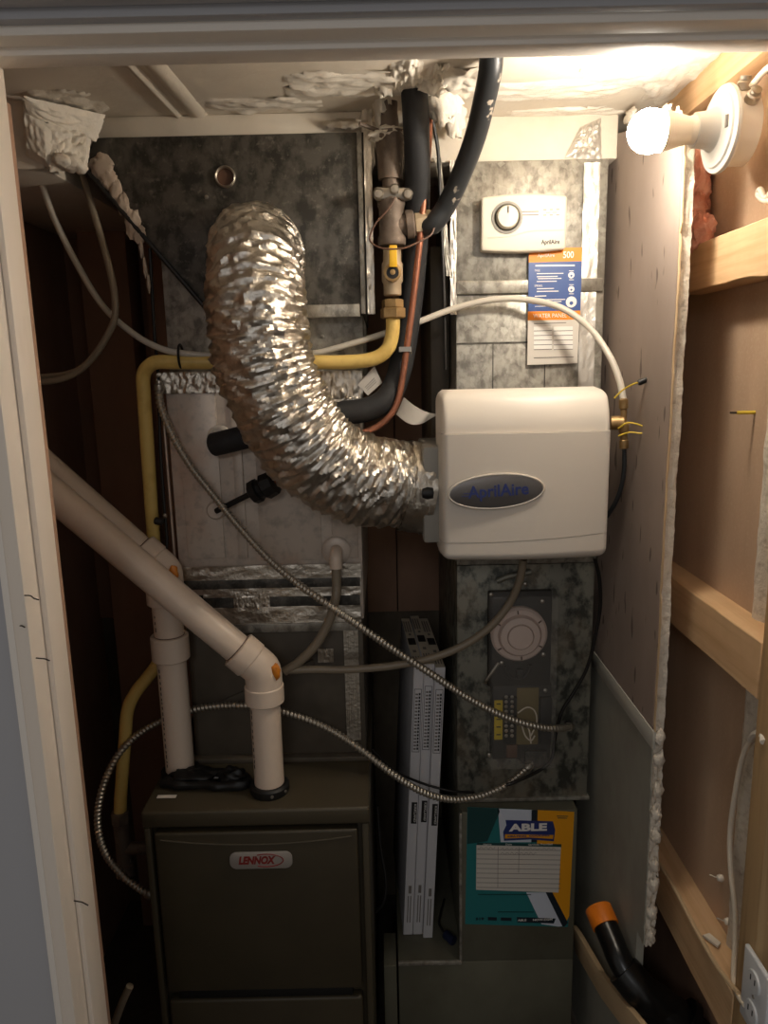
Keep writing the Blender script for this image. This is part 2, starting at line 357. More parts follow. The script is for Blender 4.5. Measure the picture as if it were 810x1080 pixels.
# front wall with door opening
wf = snode('wall_front', (0, .9, 0))
box('wall_board', (-2.2, .875, 0), (-.462, .95, 2.5), 'grey_wall', wf, smooth=False)
box('wall_board', (-.462, .875, 2.06), (1.6, .95, 2.5), 'grey_wall', wf, smooth=False)
box('wall_board', (.66, .875, 0), (1.6, .95, 2.06), 'grey_wall', wf, smooth=False)
box('inner_stud', (-.56, 1.02, 0), (-.4795, 1.062, 2.03), 'back_board', wf, bevel=.002)
t1 = snode('trim_1', (-.45, .9, 0))
box('jamb_board', (-.462, .868, 0), (-.441, .95, 2.05), 'jamb', t1, bevel=.003)
box('door_stop', (-.441, .905, 0), (-.433, .95, 2.031), 'jamb', t1, bevel=.002)
box('corner_bead', (-.468, .866, 0), (-.458, .876, 2.07), 'paint_white', t1, bevel=.003)
for i, (px, py, dx, dz) in enumerate([(26, 628, .012, -.002), (38, 694, .012, .001), (78, 950, .014, .002), (14, 660, .010, .002)]):
    p = at(px, py, X=-.434) if i != 3 else at(px, py, Y=.872)
    obj('bent_nail', MB().tube([p, p+Vector((.008, -.002, 0)), p+Vector((.010+dx*.3, -.006, dz)), p+Vector((.010+dx, -.012, dz))], .0009, 6, 3), 'nail', t1)
t2 = snode('trim_2', (0, .9, 2.03))
box('head_jamb', (-.462, .886, 2.040), (.68, .95, 2.062), 'paint_white', t2, bevel=.003)
box('head_stop', (-.441, .914, 2.031), (.68, .95, 2.042), 'paint_white', t2, bevel=.002)
box('track_groove', (-.50, .872, 2.050), (.68, .890, 2.072), 'grey_wall', t2, bevel=.002)
box('head_casing', (-.60, .845, 2.060), (.72, .875, 2.13), 'grey_wall', t2, bevel=.006)

# right side: stud wall with blocking, brown board behind it
wr = snode('wall_right', (.6, 1.2, 0))
box('brown_board', (.588, 1.118, .57), (.602, 2.1, 2.14), 'brown_paper', wr, smooth=False)
box('brown_board', (.590, .90, 0), (.602, 1.098, 2.14), 'brown_paper', wr, smooth=False)
box('dark_cavity_board', (.604, .95, 0), (.64, 2.14, .56), 'back_board', wr, smooth=False)  # darker board standing in for the shaded cavity under the lowest block
box('outer_board', (.604, .95, .56), (.64, 2.14, CEIL), 'brown_paper', wr, smooth=False)
def block(z0, z1, sag, seed, y0=1.0, y1=1.62, x0=.540, x1=.589):
    n = 20; vs = []; fs = []
    for i in range(n+1):
        y = y0+(y1-y0)*i/n; k = sag*noise.noise(Vector((y*9, seed, 0)))
        vs += [(x0, y, z0+k), (x1, y, z0), (x1, y, z1), (x0, y, z1+.002*noise.noise(Vector((y*7, seed+3, 0))))]
    for i in range(n):
        for j in range(4): fs.append((i*4+j, i*4+(j+1) % 4, (i+1)*4+(j+1) % 4, (i+1)*4+j))
    fs += [(0, 1, 2, 3), (n*4+3, n*4+2, n*4+1, n*4)]
    return obj('blocking', MB().add(vs, fs), 'wood', wr, bevel=.0015, seg=1)
block(1.796, 1.872, .010, 1, y0=1.007, y1=1.40); block(1.190, 1.278, .002, 2, y0=1.007); block(.588, .684, .003, 3, y0=1.007)
box('top_plate', (.540, .955, 2.098), (.589, 1.62, 2.148), 'wood', wr, bevel=.002)
box('stud', (.540, .955, 0), (.5895, 1.006, 2.097), 'wood_v', wr, bevel=.003)
def gstrip(u, v):
    z = 2.1*v; k = noise.noise(Vector((u*9, z*40, 5)))
    return (.586-.008*math.sin(math.pi*u)-.002*k, 1.088+.040*u+.004*noise.noise(Vector((u*4, z*25, 9))), z)
obj('gypsum_strip', MB().grid(gstrip, 6, 160), 'gypsum', wr, ang=80)
# paper curl along the lower block
obj('torn_paper_strip', MB().tube([at(689, 900, X=.536), at(712, 938, X=.534), at(735, 982, X=.534), at(757, 1020, X=.535), at(779, 1048, X=.535)], .004, 8, 6), 'paper_edge', wr)
obj('paper_scrap', MB().prism([at(741, 988, Z=.688), at(757, 1000, Z=.688), at(760, 996, Z=.688), at(748, 986, Z=.688)], (0, 0, .004)), 'plaster', wr)

# partition of cut drywall
wp = snode('wall_partition', (.47, 1.4, 0))
PX = .470
def edge_y(z): return 1.222+.006*noise.noise(Vector((z*6, 1.3, 0)))+(-.03*max(0, 1.0-z) if z < 1 else 0)
def sheet(name, z0, z1, x0, x1, y1, mat, dy=0, nz=60, jag=0):
    vs = []; fs = []
    for i in range(nz+1):
        z = z0+(z1-z0)*i/nz; ye = edge_y(z)+dy+jag*noise.noise(Vector((z*40, 4, 0)))
        zf = z-.105*max(0, (z-1.6)/.548) ; vs += [(x0, ye, zf), (x1, ye, zf), (x1, y1, z), (x0, y1, z)]
    for i in range(nz):
        for j in range(4): fs.append((i*4+j, i*4+(j+1) % 4, (i+1)*4+(j+1) % 4, (i+1)*4+j))
    fs += [(0, 1, 2, 3), tuple(nz*4+k for k in (3, 2, 1, 0))]
    return obj(name, MB().add(vs, fs), mat, wp, ang=30)
sheet('paper_face', 1.035, 2.148, PX, PX+.0012, 1.70, 'drywall_face', -.004, jag=.003)
sheet('torn_paper_layer', 1.035, 2.12, PX+.0012, PX+.003, 1.70, 'paper_edge', -.010, jag=.007)
sheet('lower_sheet', .60, 1.035, PX+.0012, PX+.003, 1.70, 'drywall_painted', -.002, jag=.006)
box('lower_sheet_rear', (PX+.0012, 1.245, .0), (PX+.016, 1.70, .60), 'drywall_painted', wp, smooth=False)
# gypsum core with crumbled edge
def gyp(s0, s1, amp, name):
    nz = 170; nx = 5; vs = []; fs = []
    for i in range(nz+1):
        z = s0+(s1-s0)*i/nz
        for k in range(nx+1):
            q = Vector((k*1.3, z*55, 2)); x = PX+.003+.017*k/nx
            vs.append((x+(.0015*noise.noise(q*1.9) if k else 0), edge_y(z)-.004+amp*noise.noise(q)+amp*1.4*noise.noise(Vector((k*.5, z*17, 8))), z))
        dz_ = .105*max(0, (z-1.6)/.548)
        for k in range(nx+1): x_, y_, z_ = vs[len(vs)-nx-1+k]; vs[len(vs)-nx-1+k] = (x_, y_, z_-dz_)
        vs += [(PX+.020, 1.70, z), (PX+.003, 1.70, z)]
    w_ = nx+3
    for i in range(nz):
        for j in range(w_): fs.append((i*w_+j, i*w_+(j+1) % w_, (i+1)*w_+(j+1) % w_, (i+1)*w_+j))
    return obj(name, MB().add(vs, fs), 'gypsum', wp, ang=60)
gyp(1.0, 2.148, .002, 'gypsum_core'); gyp(.60, 1.0, .006, 'gypsum_core')
box('joint_tape', (PX-.0015, 1.21, 1.000), (PX+.004, 1.64, 1.036), 'tape_joint', wp, bevel=.001)
for i in range(9):
    z = .63+i*.05+random.uniform(-.01, .01)
    lump('gypsum_crumb', (PX+.012, edge_y(z)-.008, z), (.009, .008, .016), 'gypsum', wp, i+60, .7, 3, 12)
for s, (px, py, rx, rz) in enumerate([(645, 128, .02, .012), (665, 122, .03, .010), (700, 120, .03, .012), (715, 130, .012, .02)]):
    lump('plaster_lump', at(px, py, X=PX-.002), (.006, rx, rz), 'plaster', wp, s+80, .5, 2.4, 16)
# leaning scrap boards at the foot of the partition
obj('scrap_board', MB().prism([at(x, y, X=.455) for x, y in ((608, 976), (614, 984), (640, 1028), (668, 1062), (700, 1100), (676, 1100), (640, 1053), (612, 1005))], (-.012, 0, 0)), 'paper_edge', wp, bevel=.001)

# ---------------------------------------------------------------- furnace
FX0, FX1, FY, FZ = -.487, -.044, 1.31, .835
fu = thing('furnace', 'dark olive steel furnace cabinet with an oval red and silver nameplate', 'furnace', (-.265, 1.6, 0))
box('body', (FX0, FY+.020, 0), (FX1, 2.02, FZ-.034), 'furnace', fu, bevel=.004)
box('top_cap', (FX0-.003, FY-.002, FZ-.036), (FX1+.003, 2.02, FZ), 'furnace_edge', fu, bevel=.006, seg=3)
box('side_flange', (FX0, FY, 0), (FX0+.013, FY+.022, FZ-.036), 'furnace_edge', fu, bevel=.003)
box('side_flange', (FX1-.013, FY, 0), (FX1, FY+.022, FZ-.036), 'furnace_edge', fu, bevel=.003)
# door with a shallow arched head
zt = FZ-.046; x0, x1 = FX0+.020, FX1-.022
dpoly = [(x0, FY+.022, .425), (x1, FY+.022, .425), (x1, FY+.022, zt)]+[(x0, FY+.022, zt)]
ud = obj('upper_door', MB().prism(dpoly, (0, -.026, 0)), 'furnace', fu, bevel=.005, seg=3)
obj('arched_bead', MB().tube([(x0+.012+(x1-x0-.024)*i/12, FY-.0035, zt-.026+.014*(1-abs(i/6-1)**2)*-1+.012) for i in range(13)], .0022, 8, 3), 'furnace_edge', ud)
ld_ = obj('lower_door', MB().prism([(x0, FY+.022, .03), (x1, FY+.022, .03), (x1, FY+.022, .402), (x0, FY+.022, .402)], (0, -.024, 0)), 'furnace', fu, bevel=.006, seg=3)
box('handle_recess', (x0+.02, FY+.004, .400), (x1-.02, FY+.018, .428), 'black', fu, bevel=.003)
bc = at(275.5, 906.5, Y=FY-.005)
def rrect(c, w_, h_, r, n=6):
    P = []
    for cx, cz, a0 in ((w_/2-r, h_/2-r, 0), (-w_/2+r, h_/2-r, 90), (-w_/2+r, -h_/2+r, 180), (w_/2-r, -h_/2+r, 270)):
        for k in range(n+1):
            a = R(a0+90*k/n); P.append(Vector((c[0]+cx+r*math.cos(a), c[1], c[2]+cz+r*math.sin(a))))
    return P
bd = obj('nameplate', MB().prism(rrect(bc, .124, .037, .014), (0, -.003, 0)), 'silver', fu, bevel=.0008, label='silver nameplate with dark red lettering')
text('LENNOX', .0225, 'red_ink', bd, bc+Vector((-.010, -.0034, 0)), bold=.0011, shear=.25, width=.074)
obj('swoosh', MB().tube([bc+Vector((.010+.034*math.cos(R(a)), -.0033, .0138*math.sin(R(a)))) for a in range(-120, 121, 12)], .0011, 6, 1), 'red_ink', bd)
box('rating_sticker', tuple(at(165, 842, Z=FZ).xy)+(FZ,), tuple((at(185, 842, Z=FZ)+Vector((0, .012, 0))).xy)+(FZ+.0006,), 'paper', fu)

# ---------------------------------------------------------------- evaporator coil cabinet
CX0, CX1, CY = -.432, -.047, 1.50
co = thing('coil_cabinet', 'dull galvanised coil cabinet sealed with foil tape, standing on the furnace', 'coil cabinet', (-.24, 1.75, FZ))
zc = at(280, 655, Y=CY).z; zt = at(280, 400, Y=CY).z
box('case', (CX0, CY, zc), (CX1, 2.02, zt), 'coil', co, bevel=.003)
box('lower_case', (CX0+.004, CY+.006, FZ), (CX1-.004, 2.0, zc), 'case_dark', co, bevel=.002)
def cpan(px0, py0, px1, py1, t, mat, name='panel', Y=CY):
    a = at(px0, py0, Y=Y); b = at(px1, py1, Y=Y)
    return box(name, (a.x, Y-t, b.z), (b.x, Y, a.z), mat, co, bevel=.0012)
cpan(186, 415, 238, 588, .004, 'coil'); cpan(242, 415, 262, 588, .006, 'coil'); cpan(266, 415, 340, 590, .003, 'coil'); cpan(345, 415, 378, 588, .004, 'coil')
cpan(172, 410, 184, 590, .007, 'coil', 'flange')
def ctape(px0, py0, px1, py1, seed, amp=.003, Y=CY-.004):
    a = at(px0, py0, Y=Y); b = at(px1, py1, Y=Y); c = (a+b)/2; c.y = Y
    patch('foil_tape', c, ((b.x-a.x)/2, 0, 0), (0, 0, (a.z-b.z)/2), 'foil_tape', co, amp, seed, 40, 8, 14, .001, 0, 2.5)
ctape(165, 393, 236, 414, 1, .009); ctape(325, 392, 383, 420, 2, .009); ctape(330, 420, 383, 432, 9, .004)
ctape(190, 598, 381, 612, 3, .005); ctape(214, 617, 381, 627, 4, .004); ctape(218, 641, 381, 660, 5, .005)
ctape(362, 662, 381, 780, 6, .002, CY+.004); ctape(246, 624, 285, 640, 7, .004)
cpan(195, 628, 380, 640, .003, 'galv_dark', 'seam_flange'); cpan(190, 612, 380, 617, .009, 'galv_dark', 'seam_flange'); cpan(205, 658, 381, 663, .012, 'galv', 'seam_flange')
b0 = at(268, 712, Y=CY); 
obj('panel_rib', MB().prism([at(235, 738, Y=CY+.007), at(330, 695, Y=CY+.007), at(332, 702, Y=CY+.007), at(236, 746, Y=CY+.007)], (0, -.006, 0)), 'case_dark', co)
box('base_flange', (CX0, CY-.016, FZ), (CX1, CY+.01, FZ+.010), 'case_dark', co, bevel=.001)
ctape(335, 684, 352, 698, 8, .004, CY+.004)
# drain stub
dc = at(355, 580, Y=CY)
obj('drain_flange', MB().lathe([(.030, 0), (.030, .006), (.026, .009), (.012, .010)], dc, (0, -1, 0)), 'coil', co)
obj('drain_elbow', MB().tube([dc, dc+Vector((0, -.022, 0)), dc+Vector((0, -.034, -.010)), dc+Vector((0, -.036, -.030))], .013, 14, 6), 'pvc', co)
for px, py, k_, mt in ((232, 462, 1, 'plaster'), (228, 538, .75, 'coil')):
    p = at(px, py, Y=CY-.004); obj('pipe_grommet', MB().lathe([(.026*k_, 0), (.026*k_, .004), (.021*k_, .008), (.012*k_, .008)], p, (0, -1, 0)), mt, co)

# ---------------------------------------------------------------- supply duct
SY = 1.48
su = thing('supply_duct', 'dark mottled galvanised supply duct with a slanting left edge under the ceiling', 'duct', (-.23, 1.75, zt))
box('neck', (CX0+.004, SY+.045, zt), (-.034, 2.02, 1.98), 'galv', su, bevel=.002)
poly = [at(98, 138, Y=SY), at(384, 138, Y=SY), at(384, 331, Y=SY), at(222, 331, Y=SY), at(88, 176, Y=SY)]
zdt = 2.108
for p in poly[:2]: p.z = zdt
obj('transition', MB().prism(poly, (0, .54, 0)), 'galv_dark', su, bevel=.002)
ip = [at(108, 146, Y=SY), at(374, 146, Y=SY), at(374, 322, Y=SY), at(226, 322, Y=SY), at(122, 196, Y=SY)]
a, b = at(376, 138, Y=SY), at(384, 331, Y=SY)
box('corner_flange', (a.x, SY-.008, b.z), (b.x+.004, SY+.01, zdt), 'galv', su, bevel=.001)
a, b = at(322, 322, Y=SY), at(380, 334, Y=SY)
box('seam_flange', (a.x, SY-.005, b.z), (b.x, SY+.01, a.z), 'galv', su, bevel=.001)
# slanting seam with torn tape and plaster
obj('slant_seam', MB().tube([at(88, 176, Y=SY-.004), at(222, 331, Y=SY-.004)], .0045, 8, 4), 'wire_black', su)
for s, (px, py, rx, rz) in enumerate([(107, 176, .022, .022), (114, 187, .016, .02), (122, 200, .012, .022), (130, 216, .012, .020), (140, 236, .014, .026), (147, 248, .012, .016), (149, 262, .004, .016), (153, 282, .0035, .018), (157, 300, .003, .016)]):
    lump('plaster_dab', at(px, py, Y=SY-.002), (rx, .005, rz), 'dab', su, s+100, .4, 2.4, 26)
kc = at(238, 187, Y=SY)
obj('test_port_rim', MB().lathe([(.0155, 0), (.0195, 0), (.0195, .006), (.0175, .008), (.0155, .006), (.0155, 0)], kc, (0, -1, 0)), 'zinc', su)
obj('test_port', MB().lathe([(.0157, 0), (.0157, .001)], kc, (0, -1, 0)), 'wire_brown', su)
for px, py in ((364, 333), (366, 326), (218, 208), (340, 355)):
    obj('screw', MB().lathe([(.004, 0), (.0035, .003), (.001, .004)], at(px, py, Y=SY if py < 332 else SY+.045), (0, -1, 0), 10), 'zinc', su)
a, b = at(385, 140, Y=SY), at(393, 200, Y=SY)
patch('foil_tape', (a.x+.004, SY-.010, (zdt+1.78)/2), (.007, 0, 0), (0, 0, (zdt-1.78)/2), 'foil_tape', su, .004, 21, 6, 40, 12, .001, 0)
patch('foil_tape', at(366, 131, Y=1.49), (.05, 0, 0), (0, 0, .010), 'foil_tape', su, .004, 22, 30, 6, 12, .001, .3)

# ---------------------------------------------------------------- return duct
RY = 1.54; RX0, RX1 = .154, .452
zb0 = at(550, 842, Y=RY).z
re = thing('return_duct', 'tall mottled galvanised return duct behind the humidifier, stepping out to a low box', 'duct', (.3, 1.8, 0))
z305 = at(550, 303, Y=RY).z; z595 = at(550, 595, Y=RY).z
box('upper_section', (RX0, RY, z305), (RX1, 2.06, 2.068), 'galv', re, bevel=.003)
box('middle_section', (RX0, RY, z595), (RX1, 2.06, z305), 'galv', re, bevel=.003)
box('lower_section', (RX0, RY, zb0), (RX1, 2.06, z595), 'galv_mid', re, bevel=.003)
box('drive_cleat', (RX0, RY-.008, z305-.012), (RX1-.004, RY+.002, z305+.014), 'galv', re, bevel=.003)
zz = at(550, 361, Y=RY).z
box('seam', (RX0, RY-.0012, zz-.002), (RX1, RY+.001, zz+.0015), 'galv_dark', re)
for px in (520, 575): 
    xx = at(px, 361, Y=RY).x; box('seam', (xx-.001, RY-.001, zz-.14), (xx+.001, RY+.001, zz), 'galv_dark', re)
box('bottom_lip', (RX0, RY-.006, zb0-.004), (RX1+.004, RY+.01, zb0+.004), 'galv', re, bevel=.001)
LY = 1.50; zst = at(550, 850, Y=LY).z; zl = at(450, 1015, Y=LY).z
LX0, LX1 = .158, .421
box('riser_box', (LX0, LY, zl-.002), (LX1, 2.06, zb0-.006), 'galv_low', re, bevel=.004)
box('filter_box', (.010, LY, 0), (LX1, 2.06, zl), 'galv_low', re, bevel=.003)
box('front_lip', (.010, LY-.005, zl-.005), (LX0, LY+.002, zl+.005), 'galv', re, bevel=.0015)
box('side_lip', (LX0-.004, LY-.003, zl), (LX0+.002, LY+.006, zb0-.01), 'galv', re, bevel=.001)
box('filter_slot_cover', (-.024, LY-.004, 0), (.006, 1.6, zl-.004), 'galv_low', re, bevel=.002)
def rtape(px, z0, z1, hw, seed, amp=.004, mat='foil_dull', Y=RY-.002, tilt=0):
    c = at(px, 250, Y=Y); c.z = (z0+z1)/2
    patch('foil_tape', c, (hw, 0, 0), (tilt, 0, (z1-z0)/2), mat, re, amp, seed, 8, 50, 14, .001, 0)
rtape(622, 1.60, 2.06, .016, 31, .004); rtape(478, 1.78, 2.07, .006, 32, .004)
quadpatch('foil_tape', [at(596, 166, Y=1.540), at(635, 168, Y=1.540), at(634, 124, Y=1.540), at(612, 134, Y=1.540)], 'foil_dull', re, .010, 33, 24, 20, 7, .001)
patch('edge_flange', at(470, 230, Y=RY-.004)+Vector((-.004, -.002, 0)), (.005, 0, 0), (-.010, 0, .11), 'galv', re, .004, 34, 8, 30, 10, .001, 0)
box('side_return', (.110, 1.66, z305-.35), (.152, 2.06, z305+.10), 'case_dark', re, bevel=.004)

# ---------------------------------------------------------------- humidifier
HX0, HX1, HY = .1012, .4120, 1.30
hz0, hz1 = at(556, 592, Y=HY).z, at(556, 411, Y=HY).z
zs1 = at(556, 457, Y=HY).z; zs2 = at(556, 571, Y=HY).z
hu = thing('humidifier', 'off-white furnace humidifier with a grey oval badge, mounted on the return duct', 'humidifier', (.262, 1.44, hz0))
box('back_housing', (HX0+.012, HY+.085, hz0+.008), (HX1-.014, RY, hz1-.012), 'hum_grey', hu, bevel=.008)
def cover(name, z0, z1, dy, rt, rb, tiltback=0, s0=0, s1=0):
    """one horizontal band of the moulded cover, bulging to the front"""
    nx, nz = 40, 14; 
    def prof(u):   # depth of the rounded flank, 0 in the middle
        a = abs(u*2-1); return .010*a**2+(.05*max(0, (a-.93)/.07)**2.4)
    def inset(t):  # rounded outer corners at the top or foot of the whole cover
        r = .014; d = 0
        if rt and t > 1-rt: k = (t-(1-rt))/rt; d = r*(1-math.sqrt(max(0, 1-k*k)))
        if rb and t < rb: k = (rb-t)/rb; d = r*(1-math.sqrt(max(0, 1-k*k)))
        return d
    vs = []; fs = []
    for j in range(nz+1):
        t = j/nz; z = z0+(z1-z0)*t; d = inset(t)
        for i in range(nx+1):
            u = i/nx; s = math.sin((u-.5)*math.pi)*.5+.5
            x = HX0+d+(HX1-HX0-2*d)*s
            y = HY+prof(s)+dy+tiltback*t*t; zq = z+(s0*(1-t)+s1*t)*s*s
            if rt: y += .022*max(0, (t-.80)/.20)**2
            if rb: y += .014*max(0, (.35-t)/.35)**2
            vs.append((x, y, zq))
    w_ = nx+1; n0 = len(vs)
    for j in range(nz):
        for i in range(nx): fs.append((j*w_+i, j*w_+i+1, (j+1)*w_+i+1, (j+1)*w_+i))
    ring = [i for i in range(w_)]+[j*w_+nx for j in range(1, nz+1)]+[nz*w_+i for i in range(nx-1, -1, -1)]+[j*w_ for j in range(nz-1, 0, -1)]
    back = []
    for k in ring: back.append(len(vs)); vs.append((vs[k][0], HY+.10, vs[k][2]))
    for q in range(len(ring)):
        p = (q+1) % len(ring); fs.append((ring[q], ring[p], back[p], back[q]))
    fs.append(tuple(back))
    return obj(name, MB().add(vs, fs), 'hum', hu, ang=40)
cover('top_cover', zs1+.0006, hz1, .006, .30, 0, .030); dr = cover('front_door', zs2-.002, zs1, 0, 0, 0, 0, .014, 0); cover('bottom_cover', hz0, zs2-.0027, .0004, 0, .45, 0, 0, .014)
ec = at(523, 518, Y=HY+.001); ec.y = HY+.0012
bq = obj('badge', MB().prism([ec+Vector((.0835*math.cos(R(a)), 0, .0295*math.sin(R(a))+.004*math.cos(R(a)))) for a in range(0, 360, 8)], (0, -.005, 0)), 'badge', hu, bevel=.0012, label='grey oval badge with blue lettering')
obj('rim', MB().tube([ec+Vector((.0845*math.cos(R(a)), -.003, .0305*math.sin(R(a))+.004*math.cos(R(a)))) for a in range(0, 361, 8)], .0024, 8, 1), 'badge_rim', bq)
text('AprilAire', .030, 'navy', bq, ec+Vector((.004, -.0056, .001)), right=(1, 0, .05), up=(-.05, 0, 1), bold=.0006, width=.108)
for k, dz in enumerate((-.004, .001)):
    box('speed_line', (ec.x-.062+.004*k, ec.y-.0056, ec.z+dz-.004), (ec.x-.045, ec.y-.005, ec.z+dz-.0028), 'navy', bq)
hc = at(452, 515, Y=1.43)
obj('inlet_collar', MB().lathe([(.074, -.03), (.074, .03)], (HX0+.01, 1.43, hc.z), (-1, 0, 0), 36), 'hum_grey', hu)
box('inlet_box', (HX0-.028, HY+.052, hc.z-.092), (HX0+.02, RY-.01, hc.z+.090), 'hum_grey', hu, bevel=.006)
obj('damper_knob', MB().lathe([(.001, -.012), (.010, -.010), (.012, .0), (.010, .010), (.001, .012)], at(451, 520, Y=HY+.046), (1, 0, 0), 14), 'black', hu)

# ---------------------------------------------------------------- humidistat
hs = thing('humidistat', 'small cream humidistat with a round dial on the return duct', 'humidistat', at(551, 262, Y=RY))
sc_ = at(551, 236.5, Y=RY-.012); W2, H2 = .166, .108
outl = []
for i in range(25):
    t = i/24; outl.append(Vector((sc_.x-W2/2+W2*t, RY, sc_.z+H2/2-.006+.006*math.sin(math.pi*t))))
for i in range(25):
    t = 1-i/24; outl.append(Vector((sc_.x-W2/2+W2*t, RY, sc_.z-H2/2+.004-.004*math.sin(math.pi*t))))
cv = obj('cover', MB().prism(outl, (0, -.028, 0)), 'stat', hs, bevel=.005, seg=4)
yf = RY-.028
dl = sc_+Vector((-.033, 0, .010)); dl.y = yf
obj('dial_ring', MB().lathe([(.030, -.001), (.030, .002), (.026, .003), (.024, 0)], dl, (0, -1, 0)), 'hum_grey', hs)
dk = obj('dial', MB().lathe([(.022, 0), (.021, .010), (.019, .013), (.001, .014)], dl, (0, -1, 0), 36), 'stat', hs)
box('pointer', (dl.x-.001, yf-.016, dl.z+.006), (dl.x+.001, yf-.0135, dl.z+.018), 'grey_ink', dk)
text('AprilAire', .0115, 'ink', hs, (sc_.x+.052, yf-.0006, sc_.z-.037), bold=.0002, width=.036)
obj('moulded_wave', MB().tube([(sc_.x-.070+.148*i/12, yf+.0006, sc_.z-.026+.011/(1+math.exp(-(i-5)*1.3))) for i in range(13)], .0016, 6, 3), 'stat', hs)
for k in range(3):
    xx = sc_.x+.040+k*.0125
    for dz in (.022, .012): box('scale_mark', (xx-.003, yf-.0005, sc_.z+dz), (xx+.003, yf+.001, sc_.z+dz+.0016), 'grey_ink', hs)
    if k < 2: box('scale_mark', (xx+.002, yf-.0005, sc_.z+.017), (xx+.0105, yf+.001, sc_.z+.018), 'grey_ink', hs)
for k in range(2): box('print_line', (sc_.x-.004, yf-.0005, sc_.z+.013+k*.006), (sc_.x+.028, yf+.001, sc_.z+.0148+k*.006), 'grey_ink', hs)

# ---------------------------------------------------------------- water panel tag
TY = RY-.0085
tg = thing('maintenance_tag', 'orange, blue and white maintenance tag hanging below the humidistat', 'tag', at(585, 384, Y=TY))
flat('card', [(558, 262), (614, 261), (609, 383), (556, 385)], TY, .0008, 'paper', tg)
flat('orange_band', [(558, 262), (614, 261), (613.7, 275.5), (557.5, 277)], TY, .0012, 'tag_orange', tg)
flat('blue_field', [(557.5, 277), (613.7, 275.5), (612, 327.5), (556.8, 328.5)], TY, .0012, 'tag_blue', tg)
flat('orange_band', [(556.8, 328.5), (612, 327.5), (611, 337), (556.5, 338)], TY, .0012, 'tag_orange', tg)
text('500', .0175, 'print_white', tg, at(599.5, 269, Y=TY-.0015), bold=.0003, width=.021, ext=.0002)
text('AprilAire', .009, 'print_white', tg, at(576, 269.5, Y=TY-.0015), width=.034, ext=.0002)
text('WATER PANEL 10', .0115, 'print_white', tg, at(583.5, 333, Y=TY-.0015), width=.080, ext=.0002)
text('FALL:', .0058, 'print_white', tg, at(567, 285.3, Y=TY-.0015), width=.011, ext=.0002)
text('SPRING:', .0058, 'print_white', tg, at(568, 301.5, Y=TY-.0015), width=.016, ext=.0002)
for (xa, xb, y, h) in ((564.5, 606, 279.6, 1.6), (566, 594, 288.3, .9), (566, 588, 291.5, .9), (567, 592, 293.6, .9), (566, 587, 296.6, .9), (566, 584, 304.2, .9), (566, 589, 307, 1), (564, 576, 312, 1), (570, 596, 315.8, .8), (576, 592, 318, .8), (564, 582, 323, .6)):
    flat('print_line', [(xa, y), (xb, y-.4), (xb, y+h-.4), (xa, y+h)], TY, .0016, 'print_white', tg)
for y, r in ((290.2, .0062), (305, .0062), (318.5, .0108)):
    c = at(602.5, y, Y=TY-.0012); obj('dial_picture', MB().lathe([(r, 0), (r, .0006)], c, (0, -1, 0), 20), 'print_white', tg)
    obj('dial_picture', MB().lathe([(r*.35, 0), (r*.35, .0004)], c+Vector((0, -.0006, -r*.2)), (0, -1, 0), 12), 'tag_blue', tg)
for y in (285.4, 294.8, 300, 309.6): flat('print_line', [(600, y), (605, y), (605, y+.7), (600, y+.7)], TY, .0016, 'print_white', tg)
for (xa, xb) in ((563, 582), (584, 604)):
    for k in range(5):
        y = 344.6+k*4.9; flat('entry_box', [(xa, y), (xb, y-.5), (xb, y+3.7), (xa, y+4.2)], TY, .0012, 'print_white', tg)
        flat('rule', [(xa, y+4.2), (xb, y+3.7), (xb, y+4.4), (xa, y+4.9)], TY, .0014, 'grey_ink', tg)
for y, xa, xb in ((341, 563, 597), (377, 563, 605)): flat('print_line', [(xa, y), (xb, y-1), (xb, y-.2), (xa, y+.9)], TY, .0014, 'grey_ink', tg)

# ---------------------------------------------------------------- service sticker
st = thing('service_sticker', 'teal, white and amber service record sticker on the low return duct', 'sticker', at(546, 978, Y=LY))
S = LY-.0004
flat('sheet', [(493, 851), (606, 856), (599, 977.5), (490.5, 974.5)], S, .0006, 'teal', st)
flat('dark_field', [(493.2, 851.2), (526, 852.6), (527, 856), (514, 887), (492.6, 890)], S, .0009, 'teal_dark', st)
flat('white_field', [(525, 852.6), (561, 854), (560.5, 888), (528, 888)], S, .0009, 'st_white', st)
flat('dark_stripe', [(560.5, 854), (567, 854.2), (566.5, 888), (560, 888)], S, .0009, 'st_dark', st)
flat('amber_field', [(567, 854.2), (605.6, 856), (600.2, 966), (597, 972), (566, 905)], S, .0009, 'st_orange', st)
flat('white_band', [(555, 941), (576, 941), (594, 976.4), (589, 977), (571, 974.4)], S, .0009, 'st_white', st)
flat('dark_stripe', [(575, 940), (582, 940), (599, 973), (595, 977), (593, 976.6)], S, .0011, 'st_dark', st)
flat('header_bar', [(503, 888.5), (592, 890), (592, 894), (503, 893)], S, .0011, 'teal_dark', st)
flat('card', [(502.5, 891), (591.5, 893), (589, 941), (502, 938)], S, .0013, 'paper', st)
for k in range(9):
    y = 896.4+k*5; flat('rule', [(502.6, y-1.2), (591, y), (591, y+.5), (502.6, y-.7)], S, .0015, 'grey_ink', st)
for x, yb in ((525, 936), (547, 920)): flat('rule', [(x, 893), (x+.5, 893), (x+.1, yb), (x-.4, yb)], S, .0015, 'grey_ink', st)
for seed, (xa, xb, y) in enumerate(((504, 522, 894.5), (527, 586, 895.6), (528, 566, 900.2))):
    n = int((xb-xa)/1.6)
    obj('handwriting', MB().tube([at(xa+(xb-xa)*i/n, y+1.3*math.sin(i*2.1+seed)+.7*noise.noise(Vector((i*.8, seed, 0))), Y=S-.0016) for i in range(n+1)], .0004, 5, 2), 'grey_ink', st)
